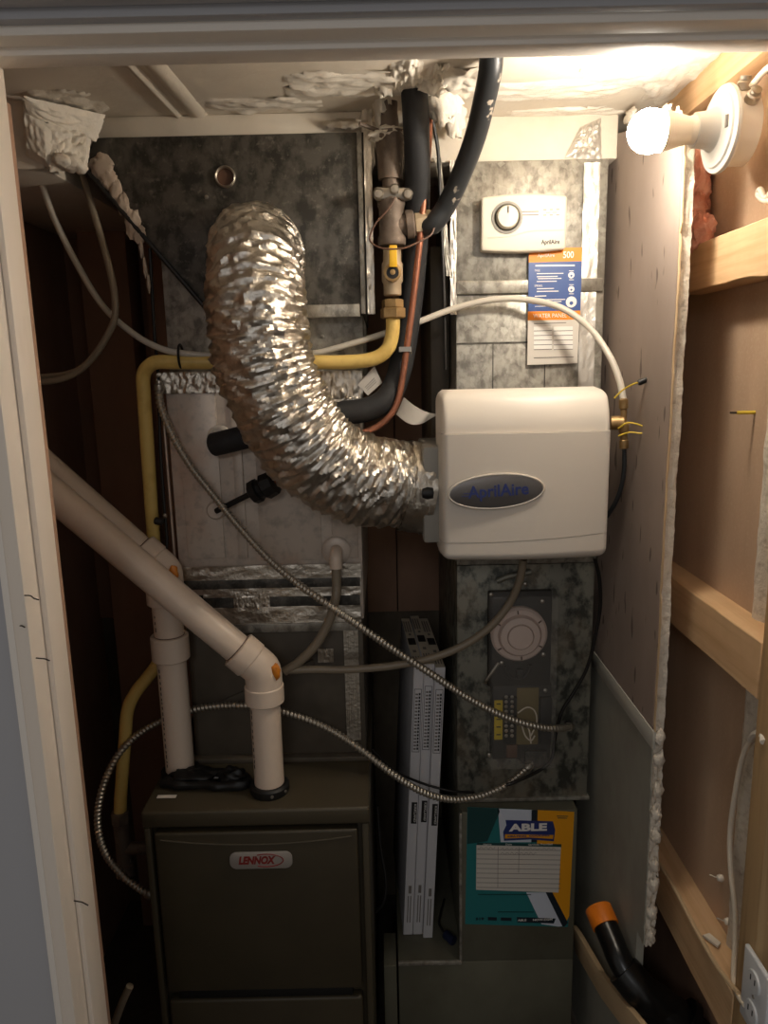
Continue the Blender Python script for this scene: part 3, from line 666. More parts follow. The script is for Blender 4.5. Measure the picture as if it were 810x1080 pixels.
lg = flat('logo_plate', [(533, 864.5), (583, 866), (585.5, 875), (584, 887), (559, 885), (531.5, 886.5), (530.6, 877), (534, 870)], S, .0012, 'navy', st)
flat('logo_ribbon', [(532.6, 879.5), (583.5, 880.3), (583, 884.4), (558, 882.8), (532.4, 884)], S, .0015, 'st_orange', lg)
text('ABLE', .0245, 'print_white', lg, at(557.3, 873, Y=S-.0014), bold=.0011, width=.086, ext=.0002)
text('HEATING  COOLING', .0058, 'navy', lg, at(557.5, 881.8, Y=S-.0017), bold=.0002, width=.094, ext=.0002)
for body, px, wd in (('Name', 514, .018), ('Date', 536.5, .014), ('Services Provided', 570, .054)):
    text(body, .0062, 'print_white', st, at(px, 890.6, Y=S-.0014), width=wd, ext=.0002)
for (xa, xb, y) in ((587, 599, 860), (588, 598, 862), (504, 560, 942.6), (525, 563, 961)):
    flat('print_line', [(xa, y), (xb, y+.3), (xb, y+1), (xa, y+.8)], S, .0014, 'teal_dark', st)
text('519', .0085, 'st_dark', st, at(506, 969.3, Y=S-.0012), bold=.0004, width=.020, ext=.0002)
flat('print_line', [(514.5, 967), (524, 967.3), (524, 970.6), (514.5, 970.3)], S, .0012, 'st_dark', st)
flat('print_line', [(528, 967.4), (539.5, 967.8), (539.5, 971), (528, 970.7)], S, .0012, 'st_dark', st)
flat('web_bar', [(545, 967), (586, 968.4), (584, 973.6), (545.5, 972.4)], S, .0012, 'st_dark', st)
text('ABLE      NOW.COM', .0072, 'print_white', st, at(564.5, 970.3, Y=S-.0014), width=.080, bold=.0001, ext=.0002)

# ---------------------------------------------------------------- filter cartons
for k, (pb, pt, yo, zo, ord_) in enumerate(((430.5, 438, 0, 0, 'leaning nearest the furnace'), (444, 453, .000, .008, 'between its two neighbours'), (457, 467, -.012, 0, 'nearest the return duct'))):
    Yf = 1.585+yo
    P0 = at(pb, 977, Y=Yf); z0 = zl+.002; z1 = at(pt, 704, Y=Yf).z+zo
    P0.x = .036+.0240*k; dx = .036; th = .0228
    ft = thing('filter_carton', 'slim white furnace filter carton, '+ord_, 'carton', (P0.x, Yf+.15, z0), 'upright filter cartons beside the return duct')
    D = .335
    v = []
    for y in (Yf, Yf+D):
        sh_ = -.020 if y > Yf else 0
        for (xx, zq) in ((P0.x-th/2, z0), (P0.x+th/2, z0), (P0.x+th/2+dx, z1), (P0.x-th/2+dx, z1)): v.append((xx+sh_, y, zq))
    obj('carton', MB().add(v, [(0, 1, 2, 3), (7, 6, 5, 4), (0, 4, 5, 1), (1, 5, 6, 2), (2, 6, 7, 3), (3, 7, 4, 0)]), 'box_white', ft, bevel=.0012)
    up = Vector((dx, 0, z1-z0)).normalized(); rt = Vector((up.z, 0, -up.x)); o = Vector((P0.x, Yf-.0002, z0)); Lh = (z1-z0)/up.z
    def strip(name, s0, s1, w0, w1, mat, t=.0005, par=ft):
        return obj(name, MB().prism([o+up*s0+rt*w0, o+up*s0+rt*w1, o+up*s1+rt*w1, o+up*s1+rt*w0], (0, -t, 0)), mat, par, smooth=False)
    b_ = strip('brand_label', Lh*.435, Lh*.515, -.004, .009, 'ink')
    text('KIRKLAND', .0075, 'print_white', b_, o+up*(Lh*.475)+rt*.0045+Vector((0, -.0008, 0)), right=-up, up=rt, width=.047, ext=.0002)
    fr0, fr1 = Lh*.70, Lh*.925
    for w0, w1 in ((-.0085, -.0075), (.0075, .0085)): strip('print_frame', fr0, fr1, w0, w1, 'ink')
    for s0 in (fr0, fr1-.001): strip('print_frame', s0, s0+.001, -.0085, .0085, 'ink')
    q = fr0+.006
    while q < fr1-.012:   # rows of block print too small to read
        strip('print_block', q, q+.004, -.0055, .0005, 'grey_ink'); strip('print_block', q, q+.0055, .002, .0058, 'ink'); q += .0085
    for j in range(2): strip('print_line', Lh*.05, Lh*.155, -.004+j*.006, -.0015+j*.006, 'grey_ink')
    strip('print_line', Lh*.165, Lh*.195, -.003, .004, 'grey_ink')
    # printed end flap on top
    top = Vector((P0.x+dx, Yf, z1))
    obj('end_flap', MB().prism([top+Vector((x_-.020*y_/D, y_, 0)) for x_, y_ in ((-.0108, .001), (.0108, .001), (.0108, .334), (-.0108, .334))], (0, 0, .0003)), 'box_top', ft, smooth=False)
    def tstrip(y0, y1, x0_, x1_, mat):
        obj('print_block', MB().prism([top+Vector((x_-.020*y_/D, y_, 0)) for x_, y_ in ((x0_, y0), (x1_, y0), (x1_, y1), (x0_, y1))], (0, 0, .0005)), mat, ft, smooth=False)
    for j in range(3): tstrip(.23, .31, -.009+j*.006, -.0055+j*.006, 'grey_ink')
    tstrip(.14, .185, -.009, .009, 'ink'); tstrip(.205, .218, -.003, .003, 'grey_ink')
    for j in range(3): tstrip(.02, .065, -.008+j*.006, -.005+j*.006, 'grey_ink')
    tstrip(.09, .105, -.004, .004, 'grey_ink')
pl = thing('plug', 'small dark blue cord plug lying beside the filter cartons', 'plug', (.135, 1.56, zl))
obj('plug_body', MB().tube([(.128, 1.572, zl+.012), (.140, 1.556, zl+.012), (.146, 1.55, zl+.012)], .011, 12, 5), 'blue_plug', pl, bevel=0)
obj('cord', MB().tube([(.128, 1.572, zl+.012), (.115, 1.60, zl+.016), (.120, 1.64, zl+.008), (.135, 1.70, zl+.006)], .003, 8, 6), 'wire_black', pl)

# ---------------------------------------------------------------- duct smoke detector
dt = thing('duct_detector', 'duct detector with a round white sensor head and open wiring terminals below it', 'detector', at(547, 796, Y=RY))
def dbox(name, x0, y0, x1, y1, t, mat, par=dt, Y=RY, bevel=.0015):
    a = at(x0, y0, Y=Y); b = at(x1, y1, Y=Y); return box(name, (a.x, Y-t, b.z), (b.x, Y, a.z), mat, par, bevel=bevel)
dbox('head_base', 514, 622, 579, 720, .016, 'detector_base', bevel=.004)
dbox('terminal_base', 519, 721, 579, 797, .012, 'detector_base', bevel=.003)
c = at(546.5, 667, Y=RY-.016)
sh = obj('sensor_head', MB().lathe([(.061, 0), (.061, .012), (.056, .018), (.047, .020), (.046, .014), (.044, .018), (.042, .027), (.029, .030), (.0275, .024), (.026, .032), (.001, .034)], c, (0, -1, 0), 48), 'detector', dt, ang=25)
for a0 in (35, 95, 150, 215, 275, 330):
    d = Vector((math.cos(R(a0)), 0, math.sin(R(a0)))); obj('vent_slot', MB().tube([c+d*.048+Vector((0, -.0205, 0)), c+d*.056+Vector((0, -.0185, 0))], .0016, 6, 2), 'wire_brown', sh)
for px, py in ((518, 627), (572, 634), (573, 690), (529, 699), (554, 616), (516, 796), (575, 728)):
    obj('screw', MB().lathe([(.005, 0), (.0045, .003), (.001, .005)], at(px, py, Y=RY-.0155 if 621 < py < 720 else RY-.0115), (0, -1, 0), 12), 'zinc', dt)
ch = [at(x, y, Y=RY-.018) for x, y in ((533, 702), (534, 710), (542, 716), (552, 715), (558, 708), (559, 701))]
obj('moulded_channel', MB().tube(ch, .004, 8, 6), 'detector_base', dt)
dbox('magnet_boss', 543, 702, 550, 711, .024, 'detector_base')
obj('bracket', MB().tube([at(526, 699, Y=RY-.018), at(514, 716, Y=RY-.018), at(512, 720, Y=RY-.014)], .004, 8, 4), 'zinc', dt)
dbox('circuit_board', 544, 723, 566, 782, .014, 'board'); dbox('yellow_label', 520.5, 736, 529, 777, .0145, 'label_yellow')
tb = dbox('terminal_strip', 530.5, 732, 543, 780, .020, 'black')
for i in range(9):
    for xx in (533.8, 540): obj('terminal_screw', MB().lathe([(.0042, 0), (.004, .002), (.001, .003)], at(xx, 735+i*5.1, Y=RY-.020), (0, -1, 0), 10), 'zinc', tb)
for i in range(9): 
    if i % 2 == 0: dbox('label_mark', 522.5, 739+i*4, 527, 740+i*4, .0149, 'ink', bevel=0)
dbox('relay', 533, 782, 544, 795, .018, 'wire_brown'); dbox('transformer', 568, 732, 579, 780, .022, 'black')
for s, P in enumerate((((546, 752), (556, 746), (564, 750), (566, 762), (560, 776)), ((550, 764), (554, 776), (560, 781), (564, 776)), ((552, 760), (558, 770), (560, 784)))):
    obj('lead', MB().tube([at(x, y, Y=RY-.020-.003*s) for x, y in P], .0017, 8, 6), 'wire_white', dt)
a = at(514, 620, Y=RY-.040); b = at(580, 721, Y=RY-.040)
gl = MB()
dbox('clear_cover', 514.5, 621.5, 579.5, 797.5, .056, 'clear', bevel=.006)
dbox('conduit_connector', 552, 788, 575, 806, .020, 'galv_dark', bevel=.004)
obj('sampling_stub', MB().tube([at(524, 613, Y=RY-.008), at(536, 608, Y=RY-.010), at(560, 603, Y=RY-.010)], .0065, 10, 5), 'galv_mid', dt)

# ---------------------------------------------------------------- PVC vents
def pvc_pipe(name, label, base, top, dirn, length, elbow_first, coupling=None, clampc=True):
    t = thing(name, label, 'vent pipe', base, 'white plastic vent pipes rising from the furnace')
    base, top = Vector(base), Vector(top); d = Vector(dirn).normalized(); r = .0300
    obj('upright_pipe', MB().tube([base, top], r, 28, 4), 'pvc', t)
    e = top+Vector((0, 0, .030)); s = e+d*.030
    obj('slanting_pipe', MB().tube([s, s+d*length], r, 28, 4), 'pvc', t)
    obj('elbow', MB().tube([top-Vector((0, 0, .034)), top-Vector((0, 0, .004)), top+Vector((0, 0, .012)), e+d*.004, s+d*.006, s+d*.036], .0365, 28, 5,), 'pvc', t, ang=50)
    obj('socket_lip', MB().lathe([(.0365, 0), (.0388, .002), (.0388, .034), (.0365, .036)], top-Vector((0, 0, .036)), (0, 0, 1), 32), 'pvc', t)
    obj('socket_lip', MB().lathe([(.0365, 0), (.0388, .002), (.0388, .034), (.0365, .036)], s, d, 32), 'pvc', t)
    obj('joint_line', MB().lathe([(.0305, 0), (.0305, .002)], s+d*.0365, d, 28), 'wire_brown', t)
    return t, s, d
YR = 1.375
b1 = at(284, 822, Y=YR); b1.z = FZ; tp = at(281, 722, Y=YR); tp.x = b1.x
e1 = Vector((b1.x, YR, tp.z+.03)); far = at(45, 512, Y=YR); dv = far-e1
p1, s1_, d1 = pvc_pipe('vent_pipe', 'white plastic vent pipe slanting across in front with its foot in a black rubber ring', b1, (b1.x, YR, tp.z), dv, .70, True)
lump('primer_stain', e1+Vector((.028, -.022, .006)), (.010, .006, .016), 'primer', p1, 3, .4, 2, 14)
YL = 1.445
b2 = at(189, 826, Y=YL); b2.z = FZ; tp2 = at(180, 618, Y=YL)
xl = at(186, 760, Y=YL).x
e2 = Vector((xl, YL, tp2.z+.03)); far2 = at(45, 490, Y=YL); dv2 = far2-e2
p2, s2_, d2 = pvc_pipe('vent_pipe', 'white plastic vent pipe with a straight coupling, slanting away behind the other', (xl, YL, FZ), (xl, YL, tp2.z), dv2, .60, True)
lump('primer_stain', e2+Vector((.026, -.026, .004)), (.010, .006, .016), 'primer', p2, 5, .4, 2, 14)
cz_ = at(180, 682, Y=YL).z
obj('coupling', MB().lathe([(.0365, -.026), (.0385, -.024), (.0385, .024), (.0365, .026)], (xl, YL, cz_), (0, 0, 1), 32), 'pvc', p2)
obj('joint_line', MB().lathe([(.0306, 0), (.0306, .0015)], (xl, YL, cz_+.026), (0, 0, 1), 28), 'wire_brown', p2)
for (t, xx, yy, z0, z1, aa) in ((p2, xl, YL, FZ+.03, cz_-.04, 230), (p2, xl, YL, cz_+.04, tp2.z-.06, 230), (p1, b1.x, YR, FZ+.06, tp.z-.05, 216)):
    z = z0; ca, sa = math.cos(R(aa)), math.sin(R(aa)); k = 0
    m = MB()
    while z < z1:   # the printed line running up the pipe
        h = random.uniform(.004, .010); q = Vector((xx+.0300*ca, yy+.0300*sa, z)); tv = Vector((-sa, ca, 0))*.0016; nv = Vector((ca, sa, 0))*.0005
        m.add([q-tv+nv, q+tv+nv, q+tv+nv+Vector((0, 0, h)), q-tv+nv+Vector((0, 0, h))], [(0, 1, 2, 3)]); z += h+random.uniform(.003, .008); k += 1
    obj('printed_line', m, 'ink', t, smooth=False)
rr = obj('rubber_ring', MB().lathe([(.0305, 0), (.038, 0), (.040, .004), (.040, .016), (.036, .020), (.0305, .020)], (b1.x, YR, FZ), (0, 0, 1), 32), 'black', p1)
for aa in (285, 330): obj('ring_screw', MB().lathe([(.0035, 0), (.003, .002)], (b1.x+.040*math.cos(R(aa)), YR+.040*math.sin(R(aa)), FZ+.010), (math.cos(R(aa)), math.sin(R(aa)), 0), 10), 'zinc', rr)
obj('rubber_ring', MB().lathe([(.0305, 0), (.038, 0), (.040, .004), (.040, .012), (.036, .014), (.0305, .014)], (xl, YL, FZ), (0, 0, 1), 32), 'black', p2)
# torn black rubber boot lying between the vents
bt = thing('rubber_boot', 'torn black rubber boot lying flat on top of the furnace between the vents', 'rubber boot', (-.36, 1.39, FZ))
P = [at(172, 826, Y=1.40), at(190, 836, Y=1.385), at(215, 829, Y=1.385), at(240, 829, Y=1.38), at(259, 828, Y=1.385), at(258, 818, Y=1.41), at(238, 812, Y=1.43), at(214, 812, Y=1.43), at(196, 820, Y=1.41)]
for p in P: p.z = FZ+.010
obj('boot_rim', MB().tube(P+[P[0]], .010, 10, 6, rf=lambda s, a, p: .010*(1+.35*noise.noise(p*40))), 'black', bt)
lump('boot_fold', (P[0]+P[7])/2+Vector((.02, 0, .006)), (.05, .022, .014), 'black', bt, 4, .5, 2); lump('boot_fold', (P[4]+P[6])/2+Vector((-.005, 0, .006)), (.030, .02, .016), 'black', bt, 8, .5, 2)
obj('paper_bit', MB().prism([at(224, 821, Z=FZ+.004), at(236, 821, Z=FZ+.004), at(234, 815, Z=FZ+.004), at(227, 815, Z=FZ+.004)], (0, 0, .002)), 'paper', bt)

# ---------------------------------------------------------------- foil flexible duct
fx = thing('foil_flex_duct', 'crinkled silver foil flexible duct curving from the supply duct to the humidifier', 'flexible duct', at(300, 560, Y=1.35))
pts = [at(270, 268, Y=SY+.004), at(270, 268, Y=1.445), at(269, 285, Y=1.39), at(271, 330, Y=1.345), at(281, 390, Y=1.335), at(302, 440, Y=1.345), at(340, 485, Y=1.37), at(388, 507, Y=1.40), at(420, 511, Y=1.425), Vector((HX0-.022, 1.432, hc.z))]
PP = resample(pts, .0022)
RF = .083
def rfun(s, a, p):
    ca, sa = math.cos(a), math.sin(a)
    q = Vector((ca*1.7, sa*1.7, s*54+1.1*math.sin(a*2+s*9)))          # creases that run round the hose
    q2 = Vector((ca*3.6, sa*3.6, s*98+.8*ca)); q3 = Vector((ca*9, sa*9, s*95))
    ridge = .5+.5*math.sin(2*math.pi*(s+.007*noise.noise(p*16))/.0172)
    cr_ = abs(noise.noise(q))*1.1+.7*abs(noise.noise(q2))+.25*abs(noise.noise(q3))
    return RF+.0030*ridge-.0105*cr_+.006*noise.noise(p*11)+.006
obj('foil_hose', MB().tube(PP, RF, 88, 1, rf=rfun, caps=False), 'foil', fx, ang=22)
dx = (PP[-1]-PP[-12]).normalized()
def rf2(s, a, p): return .0885+.0025*noise.noise(p*60)+.002*abs(noise.noise(p*110))
obj('foil_tape_wrap', MB().tube(resample([PP[-1]-dx*.040, PP[-1]-dx*.02, PP[-1]+dx*.012], .003), .0885, 64, 1, rf=rf2, caps=False), 'foil_tape', fx, ang=25)
obj('end_collar', MB().tube([PP[-1]-dx*.01, PP[-1]+dx*.02], .082, 40, 2), 'hum_grey', fx)
obj('start_collar', MB().lathe([(.092, 0), (.092, .008), (.086, .010), (.080, .030)], at(270, 268, Y=SY), (0, -1, 0), 40), 'foil_tape', fx)

# ---------------------------------------------------------------- gas line
GY = 1.46
ga = thing('gas_line', 'iron gas riser with brass valve, yellow handle and yellow tubing bending down to the furnace', 'gas pipe', at(127, 868, Y=1.46))
def gp(px, py, Y=GY): return at(px, py, Y=Y)
top_ = gp(409, 100); ax = gp(414, 320)-gp(411, 150)
obj('riser', MB().tube([Vector((gp(409, 100).x, GY, CEIL)), gp(410, 150)], .018, 20, 4, rf=lambda s, a, p: .018*(1+.12*noise.noise(p*60))), 'iron', ga)
obj('reducer', MB().tube([gp(411.5, 140), gp(412, 150), gp(412, 170), gp(412, 184), gp(412, 190)], .027, 24, 4, rf=lambda s, a, p: .0285-.07*s if s < .1 else .020), 'iron', ga)
lump('plaster_crust', gp(410, 143), (.034, .030, .014), 'plaster', ga, 121, .5, 2.4); lump('plaster_crust', gp(404, 105), (.020, .022, .045), 'plaster', ga, 122, .5, 2.4)
obj('nipple', MB().tube([gp(412, 183), gp(413.5, 222)], .0165, 20, 2), 'iron', ga)
cl = obj('ground_clamp', MB().prism([gp(x, y, GY-.016) for x, y in ((393, 204), (397, 198), (409, 199), (414, 196), (421, 199), (431, 199), (436, 204), (434, 211), (428, 213), (417, 209), (408, 210), (398, 213), (394, 209))], (0, -.010, 0)), 'zinc', ga, bevel=.0025)
for px, py in ((399, 205), (416, 200), (430, 205)): obj('clamp_screw', MB().lathe([(.0095, 0), (.0095, .005), (.007, .008), (.001, .0085)], gp(px, py, GY-.026), (0, -1, 0), 12), 'zinc', cl)
obj('tee', MB().lathe([(.0245, 0), (.0262, .003), (.0262, .014), (.0235, .018), (.0235, .066), (.0262, .070), (.0262, .082), (.0245, .085)], gp(413.5, 259), (gp(412.5, 215)-gp(413.5, 259)), 28), 'iron', ga)
tv = gp(436, 237)-gp(413, 240)
obj('tee_branch', MB().lathe([(.020, 0), (.020, .026), (.0255, .028), (.0255, .040), (.022, .043)], gp(413, 239), tv, 24), 'iron', ga)
obj('hose_nut', MB().lathe([(.018, 0), (.0225, .002), (.0225, .030), (.019, .034)], gp(437, 236.5), tv, 6), 'nut_dull', ga, label='dull tan hose nut')
obj('supply_hose', MB().tube([gp(449, 237, GY-.002), gp(457, 236, GY-.012), gp(470, 218, 1.44), gp(486, 185, 1.41), gp(501, 145, 1.36), gp(511, 105, 1.30), gp(517, 75, 1.255), Vector((at(520, 55, Y=1.22).x, 1.235, CEIL))], .0185, 20, 8), 'hose', ga, label='black hose speckled with plaster')
va = gp(414, 312)-gp(413.5, 262)
vb = obj('gas_valve', MB().lathe([(.015, 0), (.017, .002), (.017, .022), (.020, .026), (.020, .058), (.017, .062), (.017, .084), (.014, .086)], gp(414, 312), -va, 20), 'nut_dull', ga)
obj('valve_boss', MB().lathe([(.0165, -.006), (.0165, .014), (.012, .015), (.012, .012), (.005, .012), (.005, .017), (.001, .018)], gp(414, 288, GY-.016), (0, -1, 0), 24), 'brass', vb)
obj('valve_cap', MB().lathe([(.0115, 0), (.0115, .001), (.0045, .0015)], gp(414, 288, GY-.0285), (0, -1, 0), 24), 'black', vb)
obj('valve_handle', MB().prism([gp(x, y, GY-.034) for x, y in ((410.5, 259), (418.5, 259), (419, 282), (410.5, 282))], (0, -.007, 0)), 'handle_yellow', vb, bevel=.0015, label='yellow lever')
n0 = gp(414.5, 336); na = gp(414, 314)-n0
obj('brass_nut', MB().lathe([(.021, 0), (.0245, .002), (.0245, .018), (.021, .020)], n0, na, 6), 'brass', ga, ang=20)
obj('brass_nut', MB().lathe([(.018, .019), (.021, .021), (.021, .034), (.016, .036)], n0, na, 6), 'brass', ga, ang=20)
obj('yellow_tubing', MB().tube([gp(414.5, 334), gp(414, 350), gp(410, 366), gp(400, 376), gp(384, 380.5), gp(360, 382), gp(330, 382, GY), gp(270, 382, GY+.010), gp(215, 382, GY+.002), gp(185, 382, GY), gp(166, 382, GY), gp(156, 387, GY+.004), gp(151, 398, GY+.01), gp(152, 420, 1.475), gp(156, 480, 1.485), gp(160, 540, 1.50), gp(164, 590, 1.51), gp(169, 640, 1.52), gp(171, 680, 1.52), gp(166, 700, 1.51), gp(155, 715, 1.50), gp(142, 732, 1.49), gp(134.5, 750, 1.485), gp(131.5, 785, 1.48), gp(128, 830, 1.47), gp(126.5, 858, 1.465)], .0135, 16, 6, rf=lambda s, a, p: .0135*(1+.03*noise.noise(p*50))), 'yellow', ga)
e_ = gp(126.5, 858, 1.465)
obj('end_nut', MB().lathe([(.015, 0), (.020, .003), (.020, .026), (.016, .030)], e_+Vector((0, 0, .006)), (0, 0, -1), 6), 'iron', ga)
obj('drip_leg', MB().lathe([(.0165, 0), (.0165, .10), (.021, .102), (.021, .13), (.012, .134)], e_-Vector((0, 0, .02)), (0, 0, -1), 20), 'iron', ga)
obj('feed_stub', MB().tube([e_-Vector((0, 0, .085)), e_+Vector((FX0-e_.x+.004, 0, -.085))], .014, 16, 2), 'iron', ga)
for px, py in ((190, 378),): pass
gw = thing('ground_wire', 'thin brown ground wire looping around the iron gas tee', 'wire', gp(405, 260, GY-.035))
obj('wire', MB().tube([gp(417, 208, GY-.03), gp(410, 220, GY-.034), gp(396, 236, GY-.034), gp(390, 250, GY-.034), gp(393, 257, GY-.036), gp(404, 262, GY-.040), gp(424, 262, GY-.040), gp(440, 256, GY-.036), gp(454, 248, GY-.030), gp(458, 240, GY-.026)], .0018, 8, 8), 'wire_brown', gw)
zt_ = tag(obj('cable_tie', MB().tube([gp(190, 368, GY-.001)+Vector((0, -.018*math.cos(a*.5236), .012+.022*math.sin(a*.5236)-.026)) for a in range(13)], .0024, 8, 2), 'black'), 'black cable tie around the yellow gas tubing and white tube', 'cable tie')

# ---------------------------------------------------------------- refrigerant lines
sl = tag(obj('suction_line', MB().tube([Vector((at(437, 93, Y=1.395).x, 1.395, CEIL)), at(438.5, 120, Y=1.405), at(440, 160, Y=1.425), at(440, 220, Y=1.47), at(436, 290, Y=1.505), at(429, 350, Y=1.505), at(421, 392, Y=1.49), at(410, 418, Y=1.468), at(390, 431, Y=1.460), at(355, 437, Y=1.457), at(310, 448, Y=1.457), at(262, 460, Y=1.457), at(238, 466, Y=1.460), at(226, 469, Y=1.470)], .0235, 20, 6,
    rf=lambda s, a, p: .0235*(1+.03*noise.noise(p*30))), 'insul'), 'thick black insulated refrigerant line running down and across behind the foil duct', 'pipe')
ll = thing('liquid_line', 'thin copper line bending behind the foil duct', 'pipe', at(400, 455, Y=1.46))
obj('copper_pipe', MB().tube([Vector((at(453, 105, Y=1.44).x, 1.44, CEIL)), at(452, 150, Y=1.445), at(447, 210, Y=1.45), at(440, 280, Y=1.455), at(432, 345, Y=1.455), at(425, 395, Y=1.45), at(419, 424, Y=1.445), at(408, 442, Y=1.44), at(390, 454, Y=1.44), at(366, 460, Y=1.44), at(330, 475, Y=1.445), at(300, 500, Y=1.45), at(286, 511, Y=1.452)], .0062, 14, 8), 'copper', ll)
q1 = at(264, 521, Y=1.462); q0 = q1+(at(290, 508, Y=1.450)-q1).normalized()*.048
fb = obj('fitting', MB().lathe([(.016, -.012), (.025, -.010), (.027, .012), (.020, .018), (.020, .026), (.025, .028), (.024, .042), (.009, .050)], q0, q1-q0, 9), 'black', ll, label='black wrapped fitting')
obj('line_end', MB().tube([q1, at(244, 531, Y=1.475), at(228, 539, Y=1.49)], .006, 12, 4), 'black', ll)
obj('clip', MB().box(at(421, 371, Y=1.445), at(433, 366, Y=1.475)), 'zinc', ll)
# dark small insulated line and cable by the ceiling
tag(obj('insulated_line', MB().tube([at(431, 330, Y=1.50), at(427, 400, Y=1.50), at(432, 320, Y=1.51), at(436, 260, Y=1.515)][1:][::-1][:2]+[at(431, 340, Y=1.497), at(426, 398, Y=1.478)], .008, 12, 6), 'hose'), 'slim grey-black insulated line beside the copper pipe', 'pipe')
tag(obj('control_cable', MB().tube([at(446, 96, Y=1.44), at(452, 105, Y=1.45), at(457, 130, Y=1.47), at(462, 160, Y=1.49), at(464, 200, Y=1.51), at(466, 245, Y=1.52), at(468, 300, Y=1.525), at(470, 390, Y=1.535)], .0035, 8, 8), 'wire_black'), 'dark brown control cable hanging from the ceiling plaster', 'cable')
tag(obj('iron_rod', MB().tube([at(379, 130, Y=1.44), at(399, 138, Y=1.455)], .004, 8, 2), 'iron'), 'short dark rod poking out beside the gas riser', 'rod')

# ---------------------------------------------------------------- water and drain tubes
def hose(name, label, P, r, mat, cat='tube', group=None, n=12):
    return tag(obj(name, MB().tube([at(*q[:2], Y=q[2]) for q in P], r, n, 8), mat), label, cat, group)
hose('water_tube', 'white plastic water tube arching over the humidifier to its brass valve', [(42, 188, 1.52), (58, 232, 1.51), (82, 280, 1.50), (108, 322, 1.49), (138, 350, 1.475), (168, 367, 1.46), (200, 373.5, 1.455), (260, 376, 1.475), (320, 374, 1.48), (352, 368, 1.485), (400, 353.5, 1.488), (440, 340, 1.505), (480, 325, 1.515), (520, 316, 1.51), (555, 316, 1.50), (590, 324, 1.475), (620, 344, 1.44), (642, 374, 1.405), (653, 400, 1.385), (657.5, 422, 1.375)], .0062, 'tube')
hose('drain_tube', 'white plastic tube looping down out of the plaster towards the door jamb', [(87, 182, 1.50), (96, 215, 1.49), (110, 262, 1.48), (120, 305, 1.47), (121, 335, 1.46), (112, 356, 1.455), (98, 377, 1.45), (80, 393, 1.445), (58, 401, 1.44), (30, 402, 1.44), (0, 399, 1.44)], .0065, 'tube_dull')
hose('drain_tube', 'second clear tube lying against the loop of the first', [(123, 330, 1.478), (116, 348, 1.475), (104, 368, 1.468), (88, 386, 1.462), (70, 394, 1.458), (45, 397, 1.455), (20, 396, 1.455)], .005, 'tube_dull')
dq = dc+Vector((0, -.036, -.026))
tag(obj('condensate_tube', MB().tube([dq, dq+Vector((0, -.001, -.04)), at(354, 630, Y=1.455), at(347, 655, Y=1.452), at(333, 680, Y=1.45), at(314, 699, Y=1.45), at(300, 708, Y=1.45)], .0098, 14, 8), 'tube_dull'), 'dull clear condensate tube dropping from the coil cabinet drain elbow', 'tube')
hose('humidifier_drain', 'dull clear drain tube sagging from under the humidifier towards the vents', [(552, 590, 1.44), (548, 612, 1.45), (538, 635, 1.46), (518, 660, 1.46), (490, 680, 1.46), (455, 694, 1.455), (415, 702, 1.455), (370, 706, 1.455), (330, 706, 1.45), (305, 707, 1.45)], .0082, 'tube_dull')
# brass solenoid valve with wires
sv = thing('solenoid_valve', 'small brass water valve beside the humidifier with yellow wires', 'valve', at(658, 472, Y=1.372))
vx = at(657.5, 420, Y=1.372); vt = at(658, 472, Y=1.372)-vx
obj('valve_body', MB().lathe([(.004, 0), (.0085, .002), (.0085, .018), (.006, .020), (.006, .044), (.010, .048), (.010, .062), (.007, .066), (.007, .076), (.0088, .078), (.0088, .092), (.005, .094)], vx, vt, 14), 'brass', sv)
obj('coil_can', MB().lathe([(.013, 0), (.013, .022), (.010, .024)], at(658, 446, Y=1.372), (-1, .3, 0), 18), 'brass', sv)
obj('outlet_tube', MB().tube([at(658, 470, Y=1.372), at(658.5, 490, Y=1.374), at(656, 510, Y=1.38), at(650, 528, Y=1.39), at(640, 545, Y=1.41)], .0042, 10, 8), 'hose', sv)
obj('wire', MB().tube([at(648, 420, Y=1.36), at(656, 412, Y=1.355), at(666, 406, Y=1.34), at(674, 403, Y=1.33)], .0016, 8, 6), 'wire_yellow', sv)
obj('wire_nut', MB().lathe([(.0045, 0), (.0055, .004), (.004, .018), (.001, .020)], at(673, 404, Y=1.33), at(683, 400, Y=1.33)-at(673, 404, Y=1.33), 10), 'black', sv)
obj('wire', MB().tube([at(652, 452, Y=1.36), at(662, 446, Y=1.35), at(674, 448, Y=1.34), at(682, 453, Y=1.34), at(676, 457, Y=1.34), at(664, 456, Y=1.35), at(652, 460, Y=1.36)], .0015, 8, 6), 'wire_yellow', sv)
# armoured conduits
def conduit(label, P):
    PP = resample([at(*q[:2], Y=q[2]) for q in P], .0011)
    t = thing('flexible_conduit', label, 'conduit', PP[-1])
    obj('armour', MB().tube(PP, .0075, 12, 1, rf=lambda s, a, p: .0062+.0020*(.5+.5*math.sin(2*math.pi*s/.0086-a))), 'conduit', t, ang=60)
    for q, d in ((PP[0], PP[0]-PP[14]), (PP[-1], PP[-1]-PP[-15])):
        obj('connector', MB().lathe([(.009, -.016), (.010, -.014), (.010, -.004), (.0075, -.002), (.0075, .004)], q, d, 14), 'zinc', t)
    return t
conduit('long steel flexible conduit running diagonally from the coil cabinet to the duct detector', [(168, 404, 1.484), (169, 425, 1.48), (180, 455, 1.475), (200, 490, 1.472), (228, 526, 1.468), (256, 560, 1.462), (285, 591, 1.452), (312, 614, 1.435), (345, 637, 1.405), (380, 661, 1.40), (415, 685, 1.41), (455, 711, 1.42), (495, 737, 1.435), (535, 757, 1.45), (570, 767, 1.465), (592, 768, 1.49), (602, 766, 1.532)])
